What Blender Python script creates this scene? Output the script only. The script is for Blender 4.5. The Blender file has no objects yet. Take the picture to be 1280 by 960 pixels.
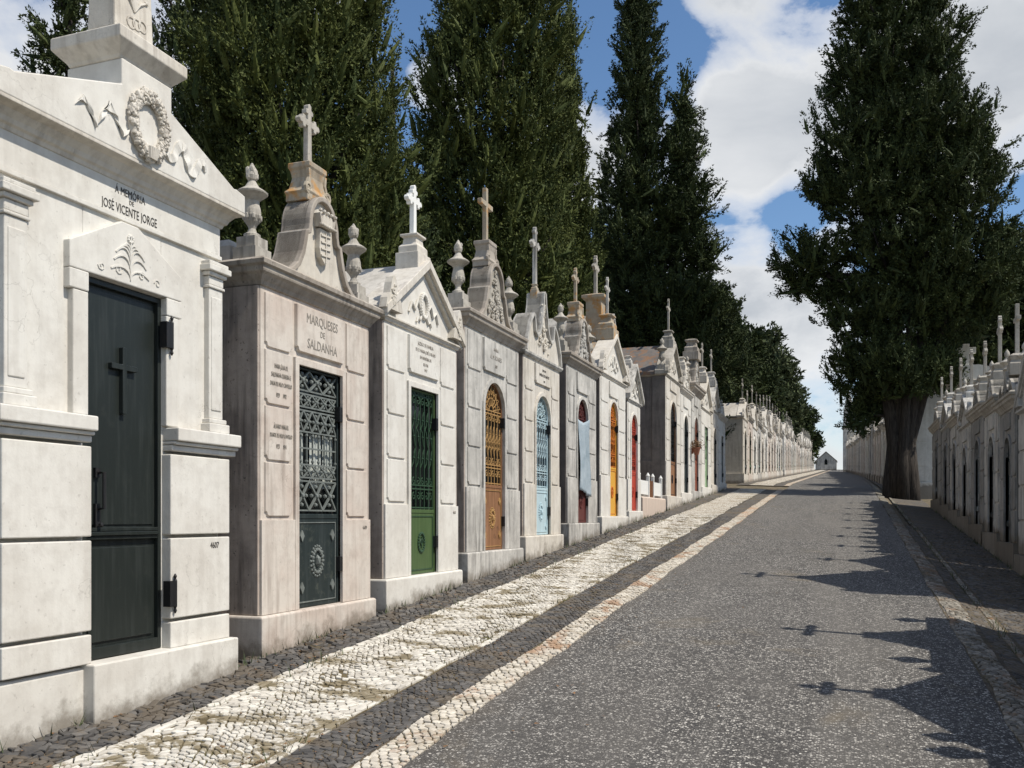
import bpy, bmesh, math, random
import numpy as np
from mathutils import Vector, Matrix
random.seed(7); RNG = np.random.default_rng(11)
PI = math.pi; R = math.radians
S = bpy.context.scene; COL = S.collection

# ------------------------------------------------------------------ camera
cam = bpy.data.cameras.new('camera'); co = bpy.data.objects.new('camera', cam); COL.objects.link(co)
YAW = 20.02
co.location = (0, 0, 1.7); co.rotation_euler = (R(90), 0, R(YAW))
cam.sensor_width = 36; cam.lens = 1150/1280*36; cam.shift_y = 168/1280
cam.clip_start = 0.05; cam.clip_end = 3000
S.camera = co
# ------------------------------------------------------------------ sun, sky
SUN_EL = 54; SUN_AZ = -2.0            # azimuth measured from +X towards +Y
sd = Vector((math.cos(R(SUN_EL))*math.cos(R(SUN_AZ)), math.cos(R(SUN_EL))*math.sin(R(SUN_AZ)), math.sin(R(SUN_EL))))
sl = bpy.data.lights.new('sun', 'SUN'); sl.energy = 4.7; sl.angle = R(0.5); sl.color = (1.0, 0.935, 0.83)
so = bpy.data.objects.new('sun', sl); COL.objects.link(so); so.rotation_euler = sd.to_track_quat('Z', 'Y').to_euler(); so.location = (30, 0, 40)
S.view_settings.view_transform = 'Standard'; S.view_settings.look = 'None'
S.view_settings.exposure = 0.14; S.view_settings.gamma = 1.0
W = bpy.data.worlds.new('World'); S.world = W; W.use_nodes = True

def pxdir(x, y):
    """direction in the world of a cloud seen at that bearing and height"""
    t = (x-640)/1150; v = (648-y)/1150; a = R(YAW)
    d = Vector((t*math.cos(a)-math.sin(a), t*math.sin(a)+math.cos(a), v)); return d.normalized()

class NT:
    def __init__(s, tree): s.t = tree; s.n = tree.nodes; s.l = tree.links
    def new(s, kind, **kw):
        n = s.n.new(kind)
        for k, v in kw.items(): setattr(n, k, v)
        return n
    def link(s, a, b): s.l.new(a, b)
    def val(s, sock, v):
        if isinstance(v, bpy.types.NodeSocket): s.l.new(v, sock)
        else: sock.default_value = v
    def math(s, op, a, b=0.0, c=None, clamp=False):
        n = s.new('ShaderNodeMath', operation=op); n.use_clamp = clamp
        s.val(n.inputs[0], a); s.val(n.inputs[1], b)
        if c is not None: s.val(n.inputs[2], c)
        return n.outputs[0]
    def ramp(s, fac, stops, interp='LINEAR'):
        n = s.new('ShaderNodeValToRGB'); cr = n.color_ramp; cr.interpolation = interp
        while len(cr.elements) < len(stops): cr.elements.new(0.5)
        for e, (p, c) in zip(cr.elements, stops):
            e.position = p; e.color = (c, c, c, 1) if isinstance(c, (int, float)) else (*c, 1)
        s.link(fac, n.inputs[0]); return n.outputs[0]
    def mix(s, fac, a, b, mode='MIX'):
        n = s.new('ShaderNodeMix', data_type='RGBA', blend_type=mode)
        s.val(n.inputs[0], fac)
        for k, v in ((6, a), (7, b)):
            if isinstance(v, tuple): v = (*v, 1) if len(v) == 3 else v
            s.val(n.inputs[k], v)
        return n.outputs[2]
    def noise(s, vec, scale, detail=4, rough=0.55, dist=0.0):
        n = s.new('ShaderNodeTexNoise'); n.inputs['Scale'].default_value = scale
        n.inputs['Detail'].default_value = detail; n.inputs['Roughness'].default_value = rough
        n.inputs['Distortion'].default_value = dist
        if vec is not None: s.link(vec, n.inputs['Vector'])
        return n.outputs['Fac']
    def mapping(s, vec, scale=(1, 1, 1), loc=(0, 0, 0)):
        n = s.new('ShaderNodeMapping'); n.inputs['Scale'].default_value = scale; n.inputs['Location'].default_value = loc
        s.link(vec, n.inputs['Vector']); return n.outputs[0]

def build_world():
    t = NT(W.node_tree); t.n.clear()
    out = t.new('ShaderNodeOutputWorld')
    sky = t.new('ShaderNodeTexSky', sky_type='NISHITA'); sky.sun_disc = False
    sky.sun_elevation = R(SUN_EL); sky.sun_rotation = R(90-SUN_AZ); sky.air_density = 1.0; sky.dust_density = 0.4; sky.ozone_density = 2.2
    hs = t.new('ShaderNodeHueSaturation'); hs.inputs['Saturation'].default_value = 1.12; t.link(sky.outputs[0], hs.inputs['Color'])
    b1 = t.new('ShaderNodeBackground'); b1.inputs[1].default_value = 0.125; t.link(hs.outputs[0], b1.inputs[0])
    tc = t.new('ShaderNodeTexCoord'); d = tc.outputs['Generated']
    # cloud banks: soft lumps at bearings in the sky, broken up by noise
    m = t.mapping(d, (1, 1, 1.7))
    n1 = t.noise(m, 5.2, 9, 0.58, 0.25); n2 = t.noise(m, 2.0, 3, 0.5)
    n4 = t.noise(m, 17.0, 8, 0.62, 0.3)
    dens = t.math('MULTIPLY_ADD', n1, 2.5, -1.20)
    dens = t.math('ADD', dens, t.math('MULTIPLY_ADD', n4, 0.7, -0.35))
    dens = t.math('ADD', dens, t.math('MULTIPLY_ADD', n2, 0.5, -0.25))
    blobs = [(960, 150, 95, .5), (905, 215, 75, .4), (1010, 80, 75, .45), (930, 330, 85, .4), (1250, 90, 140, .55), (1260, 400, 100, .5), (735, 180, 75, .5),
             (890, 5, 65, .35), (960, 430, 90, .4), (890, 92, 38, .3), (545, 95, 50, .35), (1110, 230, 90, .3), (720, 262, 55, .35),
             (20, 40, 120, .2), (1010, 420, 80, .35), (930, 120, 55, .35), (560, 110, 40, .4), (1040, 470, 60, .25), (1180, 20, 90, .3),
             (800, 55, 80, -.7), (1035, 28, 62, -.7), (905, 280, 34, -.6), (1275, 283, 50, -.8), (720, 35, 70, -.8), (545, 20, 70, -.6), (985, 268, 38, -.6), (870, 72, 50, -.5), (960, 55, 50, -.45)]
    for (x, y, r, a) in blobs:
        v = pxdir(x, y); ang = r/1150*0.85
        dp = t.new('ShaderNodeVectorMath', operation='DISTANCE'); t.link(d, dp.inputs[0]); dp.inputs[1].default_value = v
        f = t.new('ShaderNodeMapRange'); f.interpolation_type = 'SMOOTHSTEP'
        t.link(dp.outputs['Value'], f.inputs[0]); f.inputs[1].default_value = ang*0.1; f.inputs[2].default_value = ang*1.7
        f.inputs[3].default_value = a*.95; f.inputs[4].default_value = 0.0
        dens = t.math('ADD', dens, f.outputs[0])
    cover = t.ramp(dens, [(0.0, 0.0), (0.16, 0.45), (0.55, 0.97)], 'LINEAR')
    n3 = t.noise(t.mapping(d, (1, 1, 2.2)), 4.0, 7, 0.55, 0.2)
    cc = t.mix(t.ramp(n3, [(0.32, 0.0), (0.68, 1.0)]), (0.50, 0.53, 0.57), (0.78, 0.79, 0.80))
    cc = t.mix(t.ramp(dens, [(0.2, 1.0), (0.75, 0.0)]), cc, (0.86, 0.865, 0.87))
    b2 = t.new('ShaderNodeBackground'); b2.inputs[1].default_value = 0.98; t.link(cc, b2.inputs[0])
    ms = t.new('ShaderNodeMixShader'); t.link(cover, ms.inputs[0]); t.link(b1.outputs[0], ms.inputs[1]); t.link(b2.outputs[0], ms.inputs[2])
    t.link(ms.outputs[0], out.inputs[0])
build_world()

# ------------------------------------------------------------------ materials
MATS = {}
def newmat(name):
    m = bpy.data.materials.new(name); m.use_nodes = True; t = NT(m.node_tree)
    b = t.n['Principled BSDF']; b.inputs['Specular IOR Level'].default_value = 0.3
    MATS[name] = m; return m, t, b
def coords(t, kind='Object'): return t.new('ShaderNodeTexCoord').outputs[kind]
def bump(t, b, h, strength=0.3, dist=0.01):
    n = t.new('ShaderNodeBump'); n.inputs['Strength'].default_value = strength; n.inputs['Distance'].default_value = dist
    t.link(h, n.inputs['Height']); t.link(n.outputs[0], b.inputs['Normal'])

def stone(name, base, blotch, grime, streak=0.35, lich=None, foot=True, rough=0.75, specks=0.25):
    m, t, b = newmat(name)
    c = coords(t); oi = t.new('ShaderNodeObjectInfo')
    add = t.new('ShaderNodeVectorMath', operation='ADD'); t.link(c, add.inputs[0])
    comb = t.new('ShaderNodeCombineXYZ'); geo = t.new('ShaderNodeNewGeometry')
    t.link(geo.outputs['Position'], add.inputs[1])
    p = geo.outputs['Position']
    big = t.noise(p, 1.7, 5, 0.6, 0.4); mid = t.noise(p, 9, 6, 0.65); fine = t.noise(p, 70, 4, 0.6)
    col = t.mix(t.ramp(big, [(0.42, 0), (0.60, 1)]), base, blotch)
    col = t.mix(t.math('MULTIPLY', t.ramp(mid, [(0.45, 0), (0.75, 1)]), 0.35), col, grime)
    # rain streaks, drawn out downwards
    st = t.noise(t.mapping(p, (9, 9, 0.7)), 1.6, 6, 0.6)
    st2 = t.noise(p, 1.1, 2)
    col = t.mix(t.math('MULTIPLY', t.math('MULTIPLY', t.ramp(st, [(0.47, 0), (0.64, 1)]), t.ramp(st2, [(0.38, 0.3), (0.60, 1)])), streak), col, grime)
    # pits and cracks
    vo = t.new('ShaderNodeTexVoronoi', feature='DISTANCE_TO_EDGE'); vo.inputs['Scale'].default_value = 1.3
    wv = t.new('ShaderNodeVectorMath', operation='ADD'); t.link(p, wv.inputs[0])
    nz = t.new('ShaderNodeTexNoise'); nz.inputs['Scale'].default_value = 3.0; nz.inputs['Detail'].default_value = 6; t.link(p, nz.inputs['Vector'])
    sc = t.new('ShaderNodeVectorMath', operation='SCALE'); sc.inputs['Scale'].default_value = 0.9; t.link(nz.outputs['Color'], sc.inputs[0]); t.link(sc.outputs[0], wv.inputs[1])
    t.link(wv.outputs[0], vo.inputs['Vector'])
    crack = t.math('MULTIPLY', t.ramp(vo.outputs['Distance'], [(0.0, 1), (0.006, 0)]), t.ramp(st2, [(0.5, 0), (0.6, 0.35)]))
    col = t.mix(crack, col, tuple(x*0.45 for x in grime))
    sp = t.noise(p, 34, 3, 0.5)
    col = t.mix(t.math('MULTIPLY', t.ramp(sp, [(0.66, 0), (0.72, 1)]), specks), col, tuple(x*0.7 for x in grime))
    if lich:
        ln = t.noise(p, 6, 6, 0.65, 0.3)
        col = t.mix(t.math('MULTIPLY', t.ramp(ln, [(0.5, 0), (0.6, 1)]), 0.8), col, lich)
    if foot:   # splashed soil low on the wall
        sep = t.new('ShaderNodeSeparateXYZ'); t.link(p, sep.inputs[0])
        gr = t.math('ADD', t.math('MULTIPLY', t.math('MINIMUM', sep.outputs[1], 41.0), 0.075), t.math('MULTIPLY', t.math('MAXIMUM', t.math('SUBTRACT', sep.outputs[1], 41.0), 0.0), 0.055))
        z = t.math('ADD', t.math('SUBTRACT', t.math('SUBTRACT', sep.outputs[2], 0.17), gr), t.math('MULTIPLY', t.math('SUBTRACT', t.noise(p, 4, 7, 0.7), 0.5), -0.5))
        col = t.mix(t.ramp(z, [(0.0, 0.75), (0.05, 0.5), (0.13, 0.0)]), col, (0.13, 0.105, 0.075))
    t.link(col, b.inputs['Base Color']); b.inputs['Roughness'].default_value = rough
    h = t.math('ADD', t.math('MULTIPLY', fine, 0.35), mid)
    bump(t, b, h, 0.35, 0.006)
    return m

stone('marble_white', (0.645, 0.625, 0.575), (0.575, 0.548, 0.497), (0.35, 0.32, 0.28), 0.2, specks=0.3)
stone('marble_pink', (0.575, 0.525, 0.465), (0.52, 0.445, 0.385), (0.25, 0.20, 0.165), 0.5)
stone('marble_cream', (0.60, 0.565, 0.505), (0.55, 0.51, 0.44), (0.26, 0.225, 0.19), 0.5)
stone('marble_grey', (0.53, 0.51, 0.47), (0.40, 0.385, 0.355), (0.13, 0.125, 0.115), 0.9, specks=0.5)
stone('stone_aged', (0.40, 0.36, 0.31), (0.31, 0.27, 0.225), (0.11, 0.09, 0.075), 0.6, foot=False, specks=0.6)
stone('stone_urn', (0.43, 0.40, 0.35), (0.33, 0.305, 0.26), (0.10, 0.09, 0.075), 0.5, foot=False, specks=0.6)
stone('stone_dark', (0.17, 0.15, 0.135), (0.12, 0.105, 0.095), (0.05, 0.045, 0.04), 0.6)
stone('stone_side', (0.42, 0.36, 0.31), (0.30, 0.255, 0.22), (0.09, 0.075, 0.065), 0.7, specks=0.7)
stone('stone_lichen', (0.40, 0.35, 0.27), (0.33, 0.27, 0.20), (0.14, 0.11, 0.08), 0.5, lich=(0.42, 0.21, 0.055), foot=False)
stone('roof_slab', (0.52, 0.49, 0.44), (0.42, 0.39, 0.34), (0.2, 0.18, 0.15), 0.4, foot=False)
stone('roof_dark', (0.16, 0.145, 0.135), (0.11, 0.10, 0.095), (0.05, 0.045, 0.04), 0.3, lich=(0.23, 0.12, 0.06), foot=False)
stone('marble_shade', (0.29, 0.28, 0.265), (0.20, 0.195, 0.18), (0.12, 0.115, 0.105), 0.7, specks=0.5)  # darker copy of the grey marble, shade of the right row painted in
stone('limewash', (0.66, 0.65, 0.61), (0.58, 0.57, 0.53), (0.36, 0.34, 0.3), 0.3)

def paint(name, col, rust=(0.12, 0.05, 0.02), amount=0.4, rough=0.45, metal=0.0):
    m, t, b = newmat(name); p = t.new('ShaderNodeNewGeometry').outputs['Position']
    n = t.noise(p, 11, 8, 0.75, 0.3); st = t.noise(t.mapping(p, (14, 14, 0.9)), 1.8, 5, 0.6)
    c = t.mix(t.math('MULTIPLY', t.ramp(st, [(0.48, 0), (0.75, 1)]), amount), (*col,), tuple(min(1, x*1.7+0.03) for x in col))
    c = t.mix(t.math('MULTIPLY', t.ramp(n, [(0.56, 0), (0.68, 1)]), amount), c, rust)
    t.link(c, b.inputs['Base Color']); b.inputs['Roughness'].default_value = rough; b.inputs['Metallic'].default_value = metal
    bump(t, b, n, 0.15, 0.004); return m
paint('paint_black_green', (0.017, 0.021, 0.019), (0.035, 0.038, 0.034), 0.35, 0.36)
paint('iron_dark_green', (0.018, 0.026, 0.026), (0.10, 0.11, 0.09), 0.5)
paint('iron_grey_relief', (0.14, 0.155, 0.145), (0.05, 0.055, 0.05), 0.5)
paint('paint_green', (0.058, 0.098, 0.036), (0.10, 0.13, 0.04), 0.4, 0.4)
paint('iron_green', (0.030, 0.065, 0.035), (0.08, 0.10, 0.07), 0.4)
paint('rust_brown', (0.20, 0.098, 0.046), (0.08, 0.038, 0.024), 0.9, 0.6)
paint('iron_gold', (0.34, 0.20, 0.075), (0.16, 0.07, 0.03), 0.6, 0.5)
paint('paint_light_blue', (0.40, 0.52, 0.56), (0.30, 0.30, 0.27), 0.3, 0.45)
paint('paint_burgundy', (0.105, 0.030, 0.026), (0.06, 0.03, 0.02), 0.4)
paint('paint_yellow', (0.62, 0.33, 0.05), (0.35, 0.12, 0.02), 0.4)
paint('paint_orange', (0.52, 0.16, 0.025), (0.25, 0.07, 0.02), 0.4)
paint('paint_red', (0.40, 0.055, 0.03), (0.2, 0.04, 0.02), 0.4)
paint('paint_red_brown', (0.22, 0.07, 0.04), (0.1, 0.04, 0.02), 0.5)
paint('paint_pale_green', (0.28, 0.40, 0.24), (0.2, 0.2, 0.12), 0.3)
paint('paint_mint', (0.42, 0.52, 0.46), (0.3, 0.3, 0.25), 0.3)
paint('paint_grey', (0.20, 0.22, 0.22), (0.1, 0.08, 0.06), 0.4)
paint('iron_black', (0.012, 0.012, 0.013), (0.04, 0.03, 0.025), 0.4)
paint('lettering', (0.045, 0.042, 0.038), (0.12, 0.1, 0.09), 0.5, 0.8)
paint('lettering_faint', (0.22, 0.20, 0.175), (0.3, 0.27, 0.24), 0.5, 0.8)
paint('terracotta', (0.22, 0.085, 0.05), (0.2, 0.08, 0.05), 0.5, 0.8)
paint('white_paint', (0.72, 0.72, 0.69), (0.4, 0.33, 0.26), 0.25)
paint('pink_marble_plot', (0.52, 0.43, 0.36), (0.33, 0.24, 0.18), 0.4, 0.6)
m, t, b = newmat('door_void'); b.inputs['Base Color'].default_value = (0.008, 0.010, 0.010, 1); b.inputs['Roughness'].default_value = 0.18
m, t, b = newmat('curtain'); p = coords(t)
t.link(t.mix(t.ramp(t.noise(p, 6, 4), [(0.35, 0), (0.7, 1)]), (0.30, 0.33, 0.31), (0.52, 0.54, 0.5)), b.inputs['Base Color']); b.inputs['Roughness'].default_value = 0.9
m, t, b = newmat('sheet_cloth'); p = coords(t)
t.link(t.mix(t.ramp(t.noise(p, 3, 5, 0.6, 0.6), [(0.35, 0), (0.7, 1)]), (0.24, 0.30, 0.34), (0.38, 0.44, 0.48)), b.inputs['Base Color']); b.inputs['Roughness'].default_value = 0.8
bump(t, b, t.noise(p, 9, 5), 0.5, 0.02)

# asphalt: dark binder, pale chippings
m, t, b = newmat('asphalt'); p = t.new('ShaderNodeNewGeometry').outputs['Position']
v1 = t.new('ShaderNodeTexVoronoi', feature='F1'); v1.inputs['Scale'].default_value = 66; t.link(p, v1.inputs['Vector'])
v2 = t.new('ShaderNodeTexVoronoi', feature='DISTANCE_TO_EDGE'); v2.inputs['Scale'].default_value = 66; t.link(p, v2.inputs['Vector'])
sepc = t.new('ShaderNodeSeparateColor'); t.link(v1.outputs['Color'], sepc.inputs[0])
cs = t.ramp(sepc.outputs[0], [(0.0, (0.050, 0.048, 0.046)), (0.35, (0.084, 0.079, 0.073)), (0.58, (0.15, 0.143, 0.132)), (0.80, (0.33, 0.312, 0.285)), (1.0, (0.70, 0.67, 0.61))])
edge = t.ramp(v2.outputs['Distance'], [(0.05, 0), (0.16, 1)])
cs = t.mix(edge, (0.026, 0.026, 0.028), cs)
wear = t.noise(p, 0.55, 5, 0.6, 0.5); wm = t.ramp(wear, [(0.35, 0), (0.68, 1)])
cs = t.mix(t.math('MULTIPLY', wm, 0.5), cs, (0.118, 0.110, 0.100))
pt = t.noise(p, 1.9, 7, 0.7, 0.8); cs = t.mix(t.math('MULTIPLY', t.ramp(pt, [(0.53, 0), (0.70, 1)]), 0.45), cs, (0.055, 0.052, 0.048))
bs = t.noise(p, 0.8, 6, 0.7, 0.4); cs = t.mix(t.math('MULTIPLY', t.ramp(bs, [(0.60, 0), (0.72, 1)]), 0.4), cs, (0.17, 0.135, 0.085))
lng = t.noise(t.mapping(p, (1.6, 0.12, 1)), 1.3, 4, 0.6)
cs = t.mix(t.math('MULTIPLY', t.ramp(lng, [(0.48, 0), (0.66, 1)]), 0.22), cs, (0.20, 0.187, 0.168))
sepp = t.new('ShaderNodeSeparateXYZ'); t.link(p, sepp.inputs[0])
ed = t.math('ADD', sepp.outputs[0], t.math('MULTIPLY', t.noise(p, 3.2, 6, 0.7), 0.75))
cs = t.mix(t.math('MULTIPLY', t.ramp(t.math('ADD', ed, 2.5), [(0.52, 1), (0.86, 0)]), 0.45), cs, (0.10, 0.082, 0.062))
t.link(cs, b.inputs['Base Color']); b.inputs['Roughness'].default_value = 0.86
bump(t, b, t.math('MULTIPLY', edge, sepc.outputs[1]), 0.6, 0.006)

def cobble_stone_mat(name, lo, hi, moss, mossamt, lich=None):
    m, t, b = newmat(name); g = t.new('ShaderNodeNewGeometry'); p = g.outputs['Position']
    c = t.mix(g.outputs['Random Per Island'], lo, hi)
    n = t.noise(p, 25, 5, 0.6); c = t.mix(t.math('MULTIPLY', t.ramp(n, [(0.45, 0), (0.7, 1)]), 0.35), c, tuple(x*0.55 for x in lo))
    pm = t.noise(t.mapping(p, (1.0, 1.7, 1)), 2.6, 8, 0.72, 0.5)
    c = t.mix(t.math('MULTIPLY', t.ramp(pm, [(0.495, 0), (0.56, 1)]), mossamt), c, moss)
    if lich:
        ln = t.noise(t.mapping(p, (1.6, 1, 1), (3, 7, 0)), 1.5, 7, 0.7, 0.5)
        c = t.mix(t.math('MULTIPLY', t.ramp(ln, [(0.52, 0), (0.60, 1)]), 0.75), c, lich)
    t.link(c, b.inputs['Base Color']); b.inputs['Roughness'].default_value = 0.7
    bump(t, b, n, 0.35, 0.006)
cobble_stone_mat('limestone_setts', (0.44, 0.41, 0.36), (0.66, 0.63, 0.56), (0.15, 0.115, 0.055), 0.85)
cobble_stone_mat('kerb_setts', (0.44, 0.40, 0.34), (0.62, 0.575, 0.49), (0.20, 0.15, 0.08), 0.4, (0.30, 0.165, 0.085))
cobble_stone_mat('shaded_worn_setts', (0.13, 0.12, 0.10), (0.34, 0.31, 0.265), (0.10, 0.08, 0.05), 0.7, (0.20, 0.12, 0.065))  # worn, mossy kerb stones, with the right row's shade darkened into the colour
cobble_stone_mat('basalt_setts', (0.050, 0.048, 0.047), (0.135, 0.127, 0.118), (0.13, 0.10, 0.065), 0.5)

def far_cobble(name, lo, hi, gap, scale, patch, amt):
    m, t, b = newmat(name); p = t.new('ShaderNodeNewGeometry').outputs['Position']
    v = t.new('ShaderNodeTexVoronoi', feature='F1'); v.inputs['Scale'].default_value = scale; t.link(p, v.inputs['Vector'])
    e = t.new('ShaderNodeTexVoronoi', feature='DISTANCE_TO_EDGE'); e.inputs['Scale'].default_value = scale; t.link(p, e.inputs['Vector'])
    s = t.new('ShaderNodeSeparateColor'); t.link(v.outputs['Color'], s.inputs[0])
    c = t.mix(s.outputs[0], lo, hi); em = t.ramp(e.outputs['Distance'], [(0.04, 0), (0.12, 1)])
    c = t.mix(em, gap, c)
    pm = t.noise(p, 1.6, 6, 0.65, 0.6); c = t.mix(t.math('MULTIPLY', t.ramp(pm, [(0.5, 0), (0.62, 1)]), amt), c, patch)
    t.link(c, b.inputs['Base Color']); b.inputs['Roughness'].default_value = 0.85; bump(t, b, em, 0.5, 0.01)
far_cobble('far_limestone', (0.44, 0.41, 0.355), (0.64, 0.60, 0.53), (0.16, 0.13, 0.09), 17, (0.20, 0.15, 0.08), 0.55)
far_cobble('far_kerb', (0.42, 0.37, 0.30), (0.6, 0.55, 0.47), (0.2, 0.15, 0.1), 17, (0.40, 0.2, 0.09), 0.6)
far_cobble('far_basalt', (0.05, 0.05, 0.052), (0.13, 0.125, 0.12), (0.10, 0.08, 0.055), 17, (0.15, 0.115, 0.07), 0.55)
far_cobble('far_shaded_worn', (0.13, 0.12, 0.10), (0.32, 0.30, 0.25), (0.06, 0.05, 0.035), 17, (0.12, 0.09, 0.05), 0.6)  # distant right kerb: wear plus the same shade mixed into the colour
m, t, b = newmat('soil'); p = t.new('ShaderNodeNewGeometry').outputs['Position']
c = t.mix(t.ramp(t.noise(p, 6, 7, 0.65), [(0.35, 0), (0.65, 1)]), (0.085, 0.066, 0.044), (0.20, 0.165, 0.115))
c = t.mix(t.math('MULTIPLY', t.ramp(t.noise(p, 1.9, 5, 0.6), [(0.52, 0), (0.62, 1)]), 0.5), c, (0.075, 0.08, 0.035))
t.link(c, b.inputs['Base Color']); b.inputs['Roughness'].default_value = 0.95; bump(t, b, t.noise(p, 45, 5, 0.7), 0.8, 0.02)

for nm_, lo_, hi_, ms_ in (('joint_moss', (0.075, 0.058, 0.03), (0.17, 0.135, 0.075), (0.075, 0.078, 0.02)), ('joint_dark', (0.05, 0.043, 0.035), (0.15, 0.12, 0.085), (0.10, 0.08, 0.04))):
    m, t, b = newmat(nm_); p = t.new('ShaderNodeNewGeometry').outputs['Position']
    c = t.mix(t.ramp(t.noise(p, 9, 7, 0.7), [(0.35, 0), (0.65, 1)]), lo_, hi_)
    c = t.mix(t.math('MULTIPLY', t.ramp(t.noise(p, 3, 5, 0.6), [(0.5, 0), (0.6, 1)]), 0.6), c, ms_)
    t.link(c, b.inputs['Base Color']); b.inputs['Roughness'].default_value = 0.95; bump(t, b, t.noise(p, 90, 4, 0.7), 0.8, 0.01)
def leafmat(name, lo, hi):
    m, t, b = newmat(name); g = t.new('ShaderNodeNewGeometry'); p = g.outputs['Position']
    n = t.noise(p, 1.1, 3, 0.5); n2 = t.noise(p, 5, 2)
    f = t.math('ADD', t.math('MULTIPLY', n, 0.7), t.math('MULTIPLY', g.outputs['Random Per Island'], 0.5))
    c = t.mix(t.ramp(f, [(0.35, 0), (0.85, 1)]), lo, hi)
    c = t.mix(t.math('MULTIPLY', t.ramp(n2, [(0.6, 0), (0.72, 1)]), 0.3), c, (0.07, 0.055, 0.022))
    t.link(c, b.inputs['Base Color']); b.inputs['Roughness'].default_value = 0.75; b.inputs['Specular IOR Level'].default_value = 0.15
leafmat('foliage_cypress', (0.034, 0.050, 0.016), (0.092, 0.108, 0.028))
leafmat('foliage_dark', (0.022, 0.034, 0.015), (0.056, 0.074, 0.024))
leafmat('foliage_far', (0.045, 0.058, 0.030), (0.09, 0.11, 0.05))
m, t, b = newmat('bark'); p = t.new('ShaderNodeNewGeometry').outputs['Position']
n = t.noise(t.mapping(p, (6, 6, 0.8)), 3.5, 7, 0.65, 0.3)
t.link(t.mix(t.ramp(n, [(0.35, 0), (0.65, 1)]), (0.016, 0.013, 0.011), (0.055, 0.046, 0.038)), b.inputs['Base Color']); b.inputs['Roughness'].default_value = 0.95
bump(t, b, n, 0.9, 0.05)
m, t, b = newmat('dry_flowers'); g = t.new('ShaderNodeNewGeometry')
t.link(t.mix(g.outputs['Random Per Island'], (0.10, 0.07, 0.035), (0.22, 0.12, 0.06)), b.inputs['Base Color']); b.inputs['Roughness'].default_value = 0.9
M = MATS

# ------------------------------------------------------------------ helpers
def tag(o, label=None, cat=None, group=None, kind=None):
    if label: o['label'] = label
    if cat: o['category'] = cat
    if group: o['group'] = group
    if kind: o['kind'] = kind
    return o
def thing(name, label, cat, loc, rz=0, group=None):
    o = bpy.data.objects.new(name, None); COL.objects.link(o); o.empty_display_size = 0.2
    o.location = loc; o.rotation_euler = (0, 0, rz); return tag(o, label, cat, group)
def obj(name, bm, mat, parent=None, smooth=False, bevel=0, label=None):
    me = bpy.data.meshes.new(name)
    if isinstance(bm, bmesh.types.BMesh):
        bmesh.ops.recalc_face_normals(bm, faces=bm.faces[:]); bm.to_mesh(me); bm.free()
    else:
        v, f = bm; me.from_pydata(v, [], f); me.update()
    me.materials.append(M[mat] if isinstance(mat, str) else mat)
    if smooth: me.shade_smooth()
    o = bpy.data.objects.new(name, me); COL.objects.link(o)
    if parent: o.parent = parent
    if label: o['label'] = label
    if bevel:
        md = o.modifiers.new('bevel', 'BEVEL'); md.width = bevel; md.segments = 2; md.limit_method = 'ANGLE'; md.angle_limit = R(35)
        md.harden_normals = False
    return o
B = bmesh.new
def box(bm, x0, x1, y0, y1, z0, z1):
    v = [bm.verts.new(p) for p in ((x0,y0,z0),(x1,y0,z0),(x1,y1,z0),(x0,y1,z0),(x0,y0,z1),(x1,y0,z1),(x1,y1,z1),(x0,y1,z1))]
    for f in ((0,3,2,1),(4,5,6,7),(0,1,5,4),(1,2,6,5),(2,3,7,6),(3,0,4,7)): bm.faces.new([v[i] for i in f])
def prism(bm, pts, y0, y1):
    """outline in x,z drawn out from y0 to y1"""
    a = [bm.verts.new((x, y0, z)) for x, z in pts]; c = [bm.verts.new((x, y1, z)) for x, z in pts]
    n = len(pts); bm.faces.new(a); bm.faces.new(c[::-1])
    for i in range(n): j = (i+1) % n; bm.faces.new((a[i], c[i], c[j], a[j]))
def band(bm, path, w, y0, y1):
    """strip of width w following a path in x,z (inside = towards the left of travel)"""
    n = len(path); nor = []
    for i in range(n):
        a = path[max(0, i-1)]; c = path[min(n-1, i+1)]; dx, dz = c[0]-a[0], c[1]-a[1]; L = math.hypot(dx, dz) or 1
        nor.append((-dz/L, dx/L))
    rows = []
    for (x, z), (nx, nz) in zip(path, nor):
        rows.append([bm.verts.new(q) for q in ((x, y0, z), (x+nx*w, y0, z+nz*w), (x+nx*w, y1, z+nz*w), (x, y1, z))])
    for i in range(n-1):
        for k in range(4): l = (k+1) % 4; bm.faces.new((rows[i][k], rows[i][l], rows[i+1][l], rows[i+1][k]))
    bm.faces.new(rows[0]); bm.faces.new(rows[-1][::-1])
def rings(bm, x0, x1, y0, y1, prof, cap=True):
    """moulding round a rectangle: prof = [(overhang, z), ...] bottom to top"""
    rs = []
    for o, z in prof:
        rs.append([bm.verts.new(q) for q in ((x0-o,y0-o,z),(x1+o,y0-o,z),(x1+o,y1+o,z),(x0-o,y1+o,z))])
    for a, c in zip(rs, rs[1:]):
        for k in range(4): l = (k+1) % 4; bm.faces.new((a[k], a[l], c[l], c[k]))
    if cap: bm.faces.new(rs[0][::-1]); bm.faces.new(rs[-1])
def lathe(bm, prof, x=0, y=0, z=0, n=16):
    rs = []
    for r, h in prof: rs.append([bm.verts.new((x+r*math.cos(2*PI*k/n), y+r*math.sin(2*PI*k/n), z+h)) for k in range(n)])
    for a, c in zip(rs, rs[1:]):
        for k in range(n): l = (k+1) % n; bm.faces.new((a[k], a[l], c[l], c[k]))
    bm.faces.new(rs[0][::-1]); bm.faces.new(rs[-1])
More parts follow.
